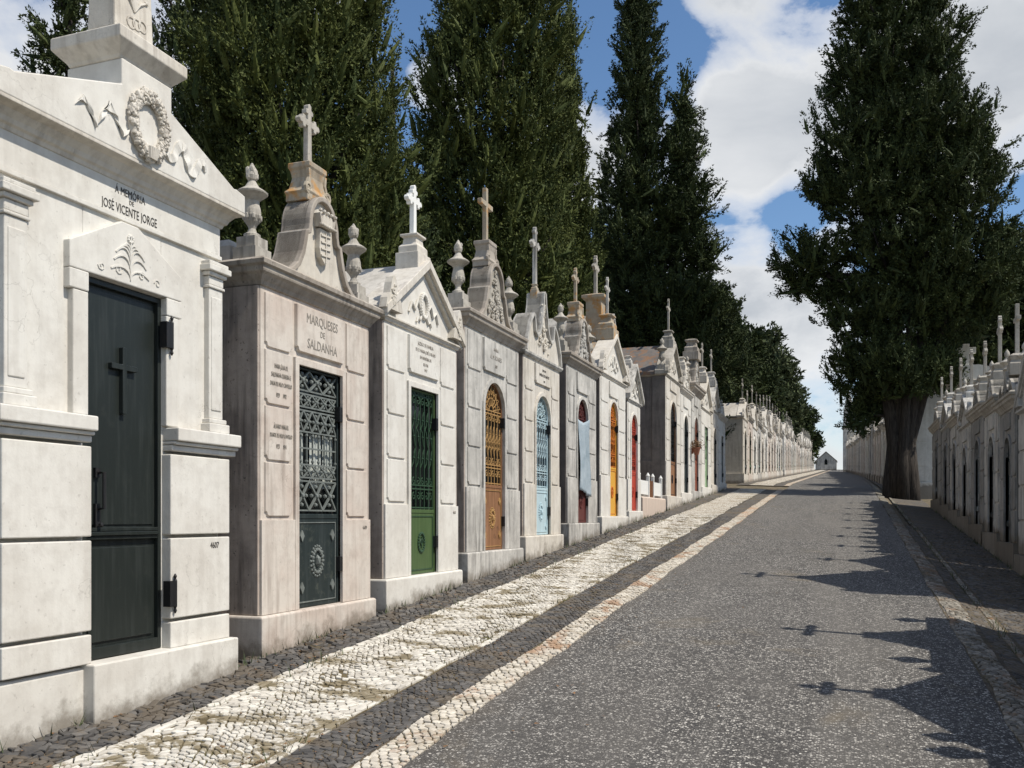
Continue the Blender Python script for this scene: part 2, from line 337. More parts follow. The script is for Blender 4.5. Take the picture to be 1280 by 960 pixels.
def tube(bm, pts, r, n=5, r2=None):
    pts = [Vector(p) for p in pts]; rs = []; N = len(pts)
    for i, p in enumerate(pts):
        d = (pts[min(N-1, i+1)]-pts[max(0, i-1)]).normalized(); u = d.orthogonal().normalized() if abs(d.y) > 0.95 else d.cross(Vector((0, 1, 0))).normalized(); w = d.cross(u)
        rr = r if r2 is None else r+(r2-r)*i/max(1, N-1)
        rs.append([bm.verts.new(p+rr*(math.cos(2*PI*k/n+.78)*u+math.sin(2*PI*k/n+.78)*w)) for k in range(n)])
    for a, c in zip(rs, rs[1:]):
        for k in range(n): l = (k+1) % n; bm.faces.new((a[k], a[l], c[l], c[k]))
    bm.faces.new(rs[0][::-1]); bm.faces.new(rs[-1])
def ball(bm, x, y, z, r, sub=1, sx=1, sz=1):
    mt = Matrix.Translation((x, y, z)) @ Matrix.Diagonal((r*sx, r, r*sz, 1))
    bmesh.ops.create_icosphere(bm, subdivisions=sub, radius=1, matrix=mt)
def spiral(cx, cz, r, turns, a0, y, dirn=1, n=14):
    return [(cx+r*(1-i/n*.85)*math.cos(a0+dirn*turns*2*PI*i/n), y, cz+r*(1-i/n*.85)*math.sin(a0+dirn*turns*2*PI*i/n)) for i in range(n+1)]
def arc(cx, cz, r, a0, a1, n=12, k=1.0): return [(cx+r*math.cos(R(a0+(a1-a0)*i/n)), cz+k*r*math.sin(R(a0+(a1-a0)*i/n))) for i in range(n+1)]
def text_obj(name, txt, size, x, y, z, parent, mat='lettering', sx=1.0, align='CENTER', depth=0.002):
    cu = bpy.data.curves.new(name, 'FONT'); cu.body = txt; cu.size = size; cu.extrude = depth; cu.align_x = align; cu.resolution_u = 2; cu.offset = 0.0
    o = bpy.data.objects.new(name, cu); COL.objects.link(o)
    dg = bpy.context.evaluated_depsgraph_get(); me = bpy.data.meshes.new_from_object(o.evaluated_get(dg)); bpy.data.objects.remove(o)
    me.transform(Matrix.Translation((x, y, z)) @ Matrix.Rotation(R(90), 4, 'X') @ Matrix.Diagonal((sx, 1, 1, 1)))
    me.materials.clear(); me.materials.append(M[mat])
    t = bpy.data.objects.new(name, me); COL.objects.link(t); t.parent = parent; return t

# ------------------------------------------------------------------ ground
def base(Y): return 0.17+0.075*Y if Y <= 41 else (0.17+3.075+0.055*(Y-41) if Y < 170 else 0.17+3.075+0.055*129)
CX = [-400, -4.3, -2.2, 0, 1.0, 1.35, 1.7, 2.4, 400]; CZ = [0, 0, -.09, -.17, -.20, -.30, -.34, -.42, -.42]
def gz(X, Y): return base(Y)+float(np.interp(X, CX, CZ))
def sheet(name, xs, ys, dz, mat, wob=0.0, edge=None):
    V, F = [], []
    for y in ys:
        for i, x in enumerate(xs):
            xx = x
            if wob and i in (0, len(xs)-1): xx = x+wob*(math.sin(y*1.9+i)*.5+math.sin(y*4.3+2*i)*.3+math.sin(y*9.7)*.2)
            V.append((xx, y, gz(xx, y)+dz))
    n = len(xs)
    for j in range(len(ys)-1):
        for i in range(n-1): a = j*n+i; F.append((a, a+1, a+n+1, a+n))
    o = obj(name, (V, F), mat); return tag(o, kind='structure')
ysg = list(np.concatenate([np.arange(-60, -20, 10), np.arange(-20, 60, 2.0), np.arange(60, 180, 10), [200, 300, 500, 900]]))
sheet('ground', [-900, -200, -60, -20, -8, -4.3, -3.2, -2.2, -1, 0, 1.0, 1.35, 1.7, 2.4, 4, 10, 30, 100, 900], ysg, -0.035, 'soil')
ysr = list(np.arange(-12, 60, 0.25))+list(np.arange(60, 170, 2.0))
sheet('road', [-2.2, -1.2, 0, .95], ysr, 0.0, 'asphalt', wob=0.03)
FAR0 = 22.0
ysf = list(np.arange(FAR0, 36, 0.25)); ysf2 = list(np.arange(39, 60, 0.3))+list(np.arange(60, 165, 2.0))
for y_ in (ysf, ysf2):
    sheet('basalt_gutter', [-4.32, -3.78], y_, -0.003, 'far_basalt')
    sheet('pavement', [-3.78, -3.3, -2.85], y_, 0.006, 'far_limestone', wob=0.03)
    sheet('basalt_gutter', [-2.85, -2.43], y_, -0.006, 'far_basalt')
    sheet('kerb', [-2.43, -2.2], y_, 0.010, 'far_kerb', wob=0.02)
sheet('kerb', [.95, 1.16], ysf+ysf2, 0.010, 'far_shaded_worn', wob=0.02)
sheet('basalt_gutter', [1.38, 1.7, 2.4], ysf+ysf2, 0.0, 'far_basalt')
sheet('kerb', [1.32, 1.40], ysf+ysf2, 0.012, 'far_shaded_worn')

def zarr(X_, Y_): return np.where(Y_ <= 41, .17+.075*Y_, 3.245+.055*(Y_-41))+np.interp(X_, CX, CZ)
def h2(a, b, seed):
    """repeatable jitter for a shared corner"""
    v = np.sin(a*127.1+b*311.7+seed*17.3)*43758.5453; w = np.sin(a*269.5+b*183.3+seed*9.1)*24634.6345
    return (v-np.floor(v))-.5, (w-np.floor(w))-.5
def setts(name, x0, x1, y0, y1, size, mat, jit=0.5, tall=0.006, gap=0.0045, curve=0.0, seed=1, rough=0.0, aspect=1.0, wob=0.0, omit=0.0, row=False):
    """individually laid paving stones: six-sided, a little uneven, soil in the joints"""
    rg = np.random.default_rng(seed); w = (x1-x0)/max(1, round((x1-x0)/size)); sy = size*aspect
    if row: nx = 1
    nx = int(round((x1-x0)/w)); ny = int((y1-y0)/sy); J, I = np.meshgrid(np.arange(ny), np.arange(nx+1), indexing='ij')
    J = J.ravel(); I = I.ravel(); I2 = I*2-(J % 2)                      # half-stone units
    offs = [(-1, -1), (0, -1.35), (1, -1), (1, 1), (0, 1.35), (-1, 1)]
    P = []
    for dx_, dy_ in offs:
        cx_ = I2+dx_+1; cyi = 2*J+(1 if dy_ > 0 else -1)               # corner lattice ids
        jx, jy = h2(cx_, cyi, seed)
        px = x0+cx_*w/2; py = y0+(J+.5)*sy+(dy_/abs(dy_))*sy*.5
        zz = 1-((cx_ + (cyi+1)//2) % 2)*2                               # shared corners sit up or down like a honeycomb
        py = py+zz*sy*.15
        inside = (px > x0+1e-4) & (px < x1-1e-4)
        px = px+jx*jit*w*.8*inside; py = py+jy*jit*sy*.8
        P.append(np.stack([np.clip(px, x0, x1), py], -1))
    q = np.stack(P, 1)
    if curve: q[..., 1] += curve*np.sin((q[..., 0]-x0)/(x1-x0)*PI*2+q[..., 1]*1.3)
    if wob: q[..., 0] += wob*(np.sin(q[..., 1]*1.9)*.5+np.sin(q[..., 1]*4.3+2)*.3+np.sin(q[..., 1]*9.7)*.2)
    wd = q[..., 0].max(1)-q[..., 0].min(1); q = q[wd > .3*w]
    if omit:
        c0 = q.mean(1); f = np.sin(c0[:, 0]*7+c0[:, 1]*1.7)*np.sin(c0[:, 1]*2.9+1)+rg.normal(0, .45, len(q)); q = q[f < 1.6-omit]
    c = q.mean(1, keepdims=True); n = len(q); d = q-c; L_ = np.linalg.norm(d, axis=2, keepdims=True)+1e-6
    k1 = np.maximum(.3, 1-gap*rg.uniform(.6, 1.5, (n, 1, 1))/L_); k2 = np.maximum(.25, k1-.0045/L_)
    bot = c+d*k1; top = c+d*k2
    tilt = rg.normal(0, 1, (n, 2))*rough; h = tall*rg.uniform(.6, 1.25, n)
    dz = h[:, None]+((top-c)*tilt[:, None, :]).sum(-1)+rg.normal(0, rough*.012, (n, 6))
    zb = zarr(bot[..., 0], bot[..., 1])-.02; zm = zarr(bot[..., 0], bot[..., 1])+dz-.0035; zt = zarr(top[..., 0], top[..., 1])+dz
    zc_ = zt.mean(1)+.002
    V = np.concatenate([np.concatenate([bot, zb[..., None]], -1), np.concatenate([bot, zm[..., None]], -1), np.concatenate([top, zt[..., None]], -1), np.concatenate([c, zc_[:, None, None]], -1)], 1).reshape(-1, 3)
    i = (np.arange(n)*19)[:, None]; F = []
    for k in range(6):
        l = (k+1) % 6
        for quad in ((k, l, 6+l, 6+k), (6+k, 6+l, 12+l, 12+k)):
            F.append(i+np.array([[quad[0], quad[1], quad[2]]])); F.append(i+np.array([[quad[0], quad[2], quad[3]]]))
        F.append(i+np.array([[12+k, 12+l, 18]]))
    F = np.concatenate(F, 0)
    o = obj(name, ([], []), mat); fill(o.data, V, F, mat); return tag(o, kind='structure')
def npmesh_stub(V): return ([], [])
def fill(me, V, F, mat):
    n = len(F); k = F.shape[1]
    me.clear_geometry(); me.vertices.add(len(V)); me.vertices.foreach_set('co', np.ascontiguousarray(V, dtype=np.float32).ravel())
    me.loops.add(n*k); me.loops.foreach_set('vertex_index', np.ascontiguousarray(F, dtype=np.int32).ravel())
    me.polygons.add(n); me.polygons.foreach_set('loop_start', np.arange(0, n*k, k, dtype=np.int32))
    me.update(calc_edges=True); me.shade_flat()
NY0 = 1.0
ysn = list(np.arange(-12, FAR0+.2, .5))
sheet('joint_soil', [-4.36, -3.80], ysn, -0.006, 'joint_dark'); sheet('joint_soil', [-3.80, -3.3, -2.84], ysn, -0.001, 'joint_moss')
sheet('joint_soil', [-2.84, -2.43], ysn, -0.002, 'joint_dark'); sheet('joint_soil', [-2.43, -2.21], ysn, 0.0, 'joint_moss'); sheet('joint_soil', [.92, 1.2, 1.35, 1.7, 2.42], ysn, 0.003, 'joint_dark')
setts('basalt_gutter', -4.36, -4.02, NY0, FAR0, .068, 'basalt_setts', jit=.85, tall=.010, gap=.006, seed=3, rough=.16, aspect=.95, omit=.3)
setts('basalt_gutter', -4.01, -3.81, NY0, FAR0, .062, 'basalt_setts', jit=.6, tall=.006, gap=.006, seed=33, rough=.10, aspect=.9, omit=.4)
setts('pavement', -3.73, -2.905, NY0, FAR0, .058, 'limestone_setts', jit=.55, tall=.012, gap=.0062, curve=.07, seed=4, rough=.06, aspect=.82, omit=.35)
setts('pavement', -3.81, -3.74, NY0, FAR0, .07, 'limestone_setts', jit=.3, tall=.014, gap=.005, seed=5, rough=.05, aspect=1.5, wob=.025)
setts('pavement', -2.90, -2.84, NY0, FAR0, .06, 'limestone_setts', jit=.25, tall=.014, gap=.004, seed=6, rough=.04, aspect=1.7, wob=.025)
setts('basalt_gutter', -2.83, -2.44, NY0, FAR0, .06, 'basalt_setts', jit=.6, tall=.006, gap=.006, seed=7, rough=.07, curve=.03, aspect=.8, omit=.2)
setts('kerb', -2.43, -2.19, NY0, FAR0, .06, 'kerb_setts', jit=.45, tall=.013, gap=.006, seed=8, rough=.05, aspect=.85, wob=.025)
setts('kerb', .93, 1.15, 2, FAR0, .06, 'shaded_worn_setts', jit=.7, tall=.009, gap=.005, seed=9, rough=.06, wob=.03, omit=.3)
setts('basalt_gutter', 1.18, 1.34, 2, FAR0, .075, 'basalt_setts', jit=.8, tall=.004, gap=.006, seed=10, rough=.08, omit=.5)
setts('kerb', 1.355, 1.42, 2, FAR0, .065, 'shaded_worn_setts', jit=.3, tall=.009, gap=.004, seed=12, rough=.05, aspect=1.5)
setts('basalt_gutter', 1.45, 2.42, 2, FAR0, .075, 'basalt_setts', jit=.8, tall=.006, gap=.006, seed=13, rough=.10, omit=.2)

# ------------------------------------------------------------------ mausoleum kit  (local: x along the street, -y towards the street, z up)
URN = [(.085,0),(.085,.04),(.05,.06),(.035,.10),(.045,.13),(.075,.17),(.092,.23),(.088,.29),(.075,.34),(.072,.38),(.10,.41),(.155,.45),(.16,.465),(.13,.485),(.075,.52),(.05,.56),(.035,.59),(.05,.60),(.062,.64),(.055,.69),(.03,.73),(.008,.77)]
def urn(root, x, y, z, s=1.0, plinth=.19, mat='stone_urn', n=16, flame=True):
    bm = B(); w = .135*s; rings(bm, x-w, x+w, y-w, y+w, [(0, z), (0, z+plinth*.55), (-.02, z+plinth*.55), (-.02, z+plinth)])
    lathe(bm, [(r*s, h*s) for r, h in URN], x, y, z+plinth, n)
    if flame:
        rg = random.Random(int(x*100)+3)
        for k in range(9):
            a = rg.random()*6.28; ball(bm, x+.042*s*math.cos(a), y+.042*s*math.sin(a), z+plinth+(.62+.08*rg.random())*s, .026*s, 1, 1, 1.5)
        for k in range(8):     # gadroons under the bowl
            a = k*PI/4; ball(bm, x+.082*s*math.cos(a), y+.082*s*math.sin(a), z+plinth+.215*s, .022*s, 1, 1, 1.9)
    return obj('urn', bm, mat, root, smooth=False)
def cross_poly(h, w, t, style):
    a = t/2; zc = h*.70; hw = w/2
    if style == 'plain': return [(-a,0),(a,0),(a,zc-a),(hw,zc-a),(hw,zc+a),(a,zc+a),(a,h),(-a,h),(-a,zc+a),(-hw,zc+a),(-hw,zc-a),(-a,zc-a)]
    # budded arms
    def bud(cx, cz, dx, dz):
        px, pz = -dz, dx; k = a*1.15
        return [(cx-px*a, cz-pz*a) , (cx+dx*k*.1-px*a*1.9, cz+dz*k*.1-pz*a*1.9), (cx+dx*k*1.2-px*a*2.0, cz+dz*k*1.2-pz*a*2.0), (cx+dx*k*1.5-px*a*.9, cz+dz*k*1.5-pz*a*.9), (cx+dx*k*2.6-px*a*.9, cz+dz*k*2.6-pz*a*.9),
                (cx+dx*k*3.1, cz+dz*k*3.1), (cx+dx*k*2.6+px*a*.9, cz+dz*k*2.6+pz*a*.9), (cx+dx*k*1.5+px*a*.9, cz+dz*k*1.5+pz*a*.9), (cx+dx*k*1.2+px*a*2.0, cz+dz*k*1.2+pz*a*2.0), (cx+dx*k*.1+px*a*1.9, cz+dz*k*.1+pz*a*1.9), (cx+px*a, cz+pz*a)]
    e = a*3.2
    return [(-a*1.2,0),(a*1.2,0),(a,zc-a)] + bud(hw-e, zc, 1, 0) + [(a,zc+a)] + bud(0, h-e, 0, 1) + [(-a,zc+a)] + bud(-hw+e, zc, -1, 0) + [(-a,zc-a)]
def cross(root, x, y, z, h, w=None, t=.06, style='bud', mat='stone_urn'):
    bm = B(); prism(bm, [(x+px, z+pz) for px, pz in cross_poly(h, w or h*.5, t, style)], y-t*.45, y+t*.45)
    return obj('cross', bm, mat, root, bevel=.005)
def pedestal(root, x, y, z, prof, mat, name='pedestal'):
    """prof: (half width, half depth, z above z)"""
    bm = B(); rs = []
    for hw, hd, h in prof: rs.append([bm.verts.new(q) for q in ((x-hw,y-hd,z+h),(x+hw,y-hd,z+h),(x+hw,y+hd,z+h),(x-hw,y+hd,z+h))])
    for a, c in zip(rs, rs[1:]):
        for k in range(4): l = (k+1) % 4; bm.faces.new((a[k], a[l], c[l], c[k]))
    bm.faces.new(rs[0][::-1]); bm.faces.new(rs[-1])
    return obj(name, bm, mat, root, bevel=.006)
def front_wall(bm, hw, w0, w1, dx, dw0, dw1, y0, y1, arched, cx=0.0):
    """street wall with the door opening cut out"""
    box(bm, -hw, cx-dx, y0, y1, w0, w1); box(bm, cx+dx, hw, y0, y1, w0, w1)
    if dw0 > w0+.001: box(bm, cx-dx, cx+dx, y0, y1, w0, dw0)
    if arched:
        spring = dw1-dx; k = 1.0
        for i in range(12):
            a0, a1 = PI-PI*i/12, PI-PI*(i+1)/12
            x0, z0, x1, z1 = cx+dx*math.cos(a0), spring+dx*k*math.sin(a0), cx+dx*math.cos(a1), spring+dx*k*math.sin(a1)
            prism(bm, [(x0, z0), (x1, z1), (x1, w1), (x0, w1)], y0, y1)
    else: box(bm, cx-dx, cx+dx, y0, y1, dw1, w1)
def panel(bm, x0, x1, z0, z1, t=.016, n=.035):
    pts = [(x0, z0+n), (x0+n*.35, z0+n*.95), (x0+n*.6, z0+n*.75), (x0+n*.7, z0+n*.3), (x0+n*1.1, z0), (x1-n*1.1, z0), (x1-n*.7, z0+n*.3), (x1-n*.6, z0+n*.75), (x1-n*.35, z0+n*.95), (x1, z0+n), (x1, z1), (x0, z1)]
    # front face chamfered so the groove catches shade
    a = [bm.verts.new((x, .004, z)) for x, z in pts]; cxm, czm = (x0+x1)/2, (z0+z1)/2
    f = 0.005
    c = [bm.verts.new((x+(f if x < cxm else -f), -t, z+(f if z < czm else -f))) for x, z in pts]
    n_ = len(pts); bm.faces.new(c)
    for i in range(n_): j = (i+1) % n_; bm.faces.new((a[i], a[j], c[j], c[i]))
def clipx(z, hw, w0, w1, arched):
    if not arched or z < w1-hw: return hw
    d = hw*hw-(z-(w1-hw))**2; return math.sqrt(max(0, d))
def grille(root, hw, z0, z1, arched, y, mat, style='scroll', bars=6, r=.008, cx=0.0):
    bm = B(); H = z1-z0; top = z1-(hw if arched else 0)
    tube4 = lambda pts, rr=r: tube(bm, pts, rr, 4)
    if style == 'lattice':            # rows of quatrefoils above and below a zone of plain bars
        rows = [(z1-.20*H*.62, z1-.01), (z1-.30*H*.62-.055, z1-.22*H*.62), (z1-.56*H*.62+.02, z1-.42*H*.62-.03)]
        zr = [z1, z1-.17, z1-.20, z1-.31, z1-.34, z1-.52, z0+.42, z0+.31, z0+.28, z0+.03]
        for z in (zr[1], zr[2], zr[3], zr[4], zr[5], zr[6], zr[7], zr[8], zr[9], (zr[5]+zr[6])/2): tube4([(cx-hw, y, z), (cx+hw, y, z)], r*1.2)
        def foils(za, zb, n, rr):
            w = 2*hw/n; zc = (za+zb)/2; h = (zb-za)/2
            for i in range(n):
                x = cx-hw+w*(i+.5)
                for sx in (-1, 1):
                    tube4([(x-sx*w*.5, y, zc-h), (x-sx*w*.15, y-.006, zc-h*.3), (x+sx*w*.15, y-.006, zc+h*.3), (x+sx*w*.5, y, zc+h)], rr)
                ball(bm, x, y-.008, zc, rr*2.1); 
                for q in (-1, 1): ball(bm, x, y, zc+q*h*.62, rr*1.7); ball(bm, x+q*w*.3, y, zc, rr*1.7)
        foils(zr[1], zr[0], 3, r*1.5); foils(zr[3], zr[2], 5, r*1.05); foils(zr[5], zr[4], 5, r*1.25); foils(zr[7], zr[6], 5, r*1.05); foils(zr[9], zr[8], 3, r*1.5)
        for i in range(bars+1):
            x = cx-hw+2*hw*i/bars; tube4([(x, y, zr[6]), (x, y, zr[5])], r)
            ball(bm, x, y, zr[5]-.03, r*2); ball(bm, x, y, zr[6]+.03, r*2)
    else:
        bot = z0
        levels = [top, top-.04, bot+.26, bot+.22, bot+.02] if H > 1 else [top, bot+.02]
        for z in levels: tube4([(cx-hw, y, z), (cx+hw, y, z)], r*1.25)
        w = 2*hw/bars
        for i in range(bars+1):
            x = cx-hw+w*i; tube4([(x, y, bot), (x, y, top)], r)
        for i in range(bars):
            x = cx-hw+w*(i+.5); L = top-bot
            for zc in (top-.10, bot+.30, bot+.14):
                tube4(spiral(x, zc, w*.42, 1.1, PI/2, y-.005, 1 if i % 2 else -1, 9), r*.8)
            for zc, q in ((top-.30, 1), (top-.30*1.6, -1), (bot+.55, 1)):
                tube4([(x-w*.4*q, y, zc-.10), (x-w*.1*q, y-.006, zc-.05), (x+w*.1*q, y-.006, zc+.05), (x+w*.4*q, y, zc+.10)], r*.8)
                ball(bm, x, y-.006, zc, r*1.7)
        if arched:
            n = 9
            for i in range(n):
                a = PI*(i+.5)/n; tube4([(cx+hw*.22*math.cos(a), y, top+hw*.22*math.sin(a)), (cx+hw*.97*math.cos(a), y, top+hw*.97*math.sin(a))], r*.9)
                tube4(spiral(cx+hw*.72*math.cos(a), top+hw*.72*math.sin(a), hw*.16, 1.1, a, y-.005, 1, 8), r*.7)
            tube4([(p[0], y, p[1]) for p in arc(cx, top, hw*.5, 0, 180, 12)], r)
            tube4([(p[0], y, p[1]) for p in arc(cx, top, hw*.22, 0, 180, 8)], r)
        else:
            for i in range(3):
                x = cx-hw+2*hw*(i+.5)/3
                for s in (-1, 1): tube4(spiral(x+s*.05, top+.07-(.1 if True else 0), .045, 1.2, PI/2, y-.005, s, 9), r)
    return obj('grille', bm, mat, root)
def hinge(root, x, z, y=-.02, h=.13, s=1.0):
    bm = B(); box(bm, x-.045*s, x+.012*s, y-.012, y+.045, z-h/2*s, z+h/2*s)
    lathe(bm, [(.004, -h*.78*s), (.012*s, -h*.68*s), (.007*s, -h*.58*s), (.013*s, -h*.5*s), (.013*s, h*.5*s), (.007*s, h*.58*s), (.012*s, h*.68*s), (.003, h*.78*s)], x+.018*s, y, z, 8)
    return obj('hinge', bm, 'iron_black', root)
def door_unit(root, dx, z0, z1, arched, mat, gmat, split=.34, style='scroll', y=.09, bars=6, deco='ring', hinge_x=True, cx=0.0, detail=True, r=.008, backmat='door_void'):
    zs = z0+(z1-z0)*split; spring = z1-dx if arched else z1
    bm = B(); f = .022
    if arched:
        out = [(cx-dx, z0)]+[(cx+dx*math.cos(a), spring+dx*math.sin(a)) for a in np.linspace(PI, 0, 17)]+[(cx+dx, z0)]
        band(bm, out[::-1], f, y-.012, y+.03)
    else:
        box(bm, cx-dx, cx-dx+f, y-.012, y+.03, z0, z1); box(bm, cx+dx-f, cx+dx, y-.012, y+.03, z0, z1); box(bm, cx-dx+f, cx+dx-f, y-.012, y+.03, z1-f, z1)
    box(bm, cx-dx+f, cx+dx-f, y-.012, y+.03, zs-.02, zs+.02)
    box(bm, cx-dx+f, cx+dx-f, y-.006, y+.03, z0, zs-.02)                      # lower panel
    d = obj('door', bm, mat, root, bevel=.004)
    bm = B()
    if arched: prism(bm, [(cx-dx+.005, zs), (cx+dx-.005, zs)]+[(cx+(dx-.005)*math.cos(a), spring+(dx-.005)*math.sin(a)) for a in np.linspace(0, PI, 17)], y+.06, y+.075)
    else: box(bm, cx-dx+.005, cx+dx-.005, y+.06, y+.075, zs, z1-.004)
    obj('glass', bm, backmat, d)
    if style: grille(d, dx-f, zs+.02, z1-(f if not arched else .02), arched, y+.008, gmat, style, bars, r, cx)
    if deco:
        bm = B(); zc = (z0+zs)/2; ww = dx-f
        bx0, bx1 = cx-ww+.03, cx+ww-.03
        band(bm, [(bx0, z0+.04), (bx1, z0+.04), (bx1, zs-.05), (bx0, zs-.05), (bx0, z0+.04)], .012, y-.014, y-.004)
        n = 20
        for i in range(n):
            a = 2*PI*i/n; ball(bm, cx+.075*math.cos(a), y-.010, zc+.10*math.sin(a), .018)
        if deco == 'ring':
            tube(bm, spiral(cx, zc, .05, 1.0, 0, y-.012, 1, 12), .008, 5); tube(bm, [(cx, y-.012, zc-.06), (cx, y-.016, zc+.06)], .009, 5)
        if deco == 'studs':
            for i in range(n): a = 2*PI*i/n; ball(bm, cx+.10*math.cos(a), y-.006, zc+.13*math.sin(a), .014)
            ball(bm, cx, y-.008, zc, .04, 1, .7, 1.4)
            for sx in (-1, 1):
                for sz in (-1, 1):
                    x = cx+sx*(ww-.085); z = zc+sz*.22
                    prism(bm, [(x-.03, z), (x, z-.05), (x+.03, z), (x, z+.05)], y-.02, y-.004)
        obj('medallion', bm, gmat, d)
    if hinge_x and detail:
        hinge(d, cx+dx-.004, z1-(z1-z0)*.17-(.12 if arched else 0), -.012); hinge(d, cx+dx-.004, z0+(z1-z0)*.17, -.012)
    return d
CURVED = lambda w, h: [(0, h)]+[(w*.38*math.sin(a), h*.62+h*.38*math.cos(a)) for a in np.linspace(.2, PI/2, 9)]+[(w*.40, h*.55), (w*.47, h*.53), (w*.50, h*.44), (w*.56, h*.28), (w*.66, h*.14), (w*.80, h*.05), (w*.98, 0)]
OGEE = lambda w, h: [(0, h), (w*.06, h*.97), (w*.09, h*.80), (w*.16, h*.62), (w*.22, h*.46), (w*.30, h*.34), (w*.40, h*.30), (w*.47, h*.34), (w*.50, h*.46), (w*.53, h*.56), (w*.60, h*.58), (w*.72, h*.50), (w*.84, h*.36), (w*.95, h*.18), (w*1.0, 0)]
def shaped_pediment(root, w, h, z, y0, y1, mat, rimmat, kind='curved', relief=None, n=0):
    half = (CURVED if kind == 'curved' else OGEE)(w, h)
    path = [(x, z+q) for x, q in half[::-1]]+[(-x, z+q) for x, q in half[1:]]
    bm = B(); prism(bm, [(w*.98, z-.0)]+path+[(-w*.98, z-.0)] if False else path, y0+.02, y1-.01); p = obj('pediment', bm, mat, root)
    bm = B(); band(bm, path, .045, y0-.025, y1+.012); obj('rim', bm, rimmat, p, bevel=.008)
    if relief:
        bm = B(); rg = random.Random(n)
        if relief == 'shield':
            prism(bm, [(-.085, z+h*.62), (-.095, z+h*.40), (-.07, z+h*.30), (0, z+h*.23), (.07, z+h*.30), (.095, z+h*.40), (.085, z+h*.62)], y0-.03, y0+.025)
            for i in range(4): tube(bm, [(-.075, y0-.034, z+h*(.32+.075*i)), (.075, y0-.034, z+h*(.34+.075*i))], .009, 4)
            tube(bm, [(0, y0-.034, z+h*.25), (0, y0-.034, z+h*.6)], .008, 4)
            prism(bm, [(-.10, z+h*.64), (.10, z+h*.64), (.125, z+h*.78), (.085, z+h*.73), (.055, z+h*.80), (.028, z+h*.74), (0, z+h*.82), (-.028, z+h*.74), (-.055, z+h*.80), (-.085, z+h*.73), (-.125, z+h*.78)], y0-.055, y0+.025)
            for i in range(9): ball(bm, -.115+.029*i, y0-.06, z+h*.655, .016)
            for i in range(5): ball(bm, -.12+.06*i, y0-.055, z+h*.81, .018)
        else:
            for i in range(14):
                q = rg.random(); zz = z+h*(.1+.75*q); xx = rg.uniform(-1, 1)*w*.42*(1-q)
                tube(bm, spiral(xx, zz, rg.uniform(.04, .07), 1.1, rg.random()*6, y0-.0, rg.choice((-1, 1)), 9), .014, 5)
                ball(bm, xx, y0, zz, .028, 1)
            for i in range(26):
                q = rg.random(); ball(bm, rg.uniform(-1, 1)*w*.45*(1-q), y0+.008, z+h*(.08+.8*q), rg.uniform(.014, .026), 1, 1, 1.5)
        obj('relief', bm, mat if relief != 'dark' else rimmat, p)
    return p
def gable(root, hw, h, z, depth, mat, rimmat, roofmat, over=.10, tym=True, t=.075, relief=True, acro=True, seed=0):
    """triangular pediment with raking cornice, and the gabled slab roof behind"""
    bm = B(); prism(bm, [(-hw, z), (hw, z), (0, z+h)], 0.0, .25); p = obj('pediment', bm, mat, root)
    W_ = hw+over; H_ = h*(W_/hw); L = math.hypot(W_, H_); nx, nz = H_/L, W_/L
    bm = B()
    for s in (-1, 1):
        a = (s*W_, z-.02); c = (0, z-.02+H_)
        prism(bm, [a, c, (0, c[1]+t/nz), (s*(W_+.0), a[1]+t/nz)], -over, .26)
        prism(bm, [(s*(W_-.03), a[1]-.03), (0, c[1]-.035), (0, c[1]-.001), (s*(W_-.0), a[1]-.001)], -over*.55, .255)
    obj('raking_cornice', bm, rimmat, p, bevel=.006)
    bm = B()
    for s in (-1, 1): prism(bm, [(s*(W_-.02), z-.04), (0, z-.04+H_), (0, z+H_+t*.6), (s*(W_-.02), z+t*.6)], .262, depth+.05)
    prism(bm, [(-hw, z+.001), (hw, z+.001), (0, z+h-.01)], depth-.2, depth)
    obj('roof', bm, roofmat, root)
    if acro:
        for s in (-1, 1):
            bm = B(); x = s*(W_-.16); q = [(x-.18, z+.04), (x-.15, z+.14), (x-.09, z+.20), (x-.06, z+.31), (x-.03, z+.37), (x, z+.39), (x+.03, z+.37), (x+.06, z+.31), (x+.09, z+.20), (x+.15, z+.14), (x+.18, z+.04)]
            prism(bm, q, -over+.01, -over+.09)
            for k in range(5): tube(bm, spiral(x+random.uniform(-.06, .06)*(1-k*.15), z+.10+.045*k, .035, 1, k, -over+.005, 1, 7), .011, 4)
            obj('acroterion', bm, rimmat, p)
    if relief:
        bm = B(); zc = z+h*.42
        for i in range(26): a = 2*PI*i/26; ball(bm, .085*math.cos(a), -.012, zc+.125*math.sin(a), .028, 1)
        for s in (-1, 1):
            tube(bm, [(s*.08, -.008, zc-.05), (s*.16, -.015, zc+.03), (s*.22, -.012, zc-.08), (s*.30, -.012, zc-.02), (s*.36, -.008, zc-.13)], .017, 5)
            tube(bm, [(s*.05, -.008, zc-.1), (s*.10, -.015, zc-.17), (s*.15, -.012, zc-.15), (s*.18, -.012, zc-.20)], .014, 5)
        obj('wreath', bm, mat, p)
    return p
def rustication(bm, hw, dx, frame, z0, z1, n, side_w=None, top=None, cx=0.0):
    """raised panels on both piers"""
    x0, x1 = dx+frame, hw-.045; h = (z1-z0)/n
    for s in (-1, 1):
        a, c = sorted((s*x0, s*x1))
        for i in range(n): panel(bm, a, c, z0+h*i+.008, z0+h*(i+1)-.008)
CORN = [(0, 0), (.02, .005), (.035, .04), (.045, .05), (.07, .085), (.095, .105), (.10, .12), (.10, .15), (.125, .165), (.13, .20), (.10, .225)]
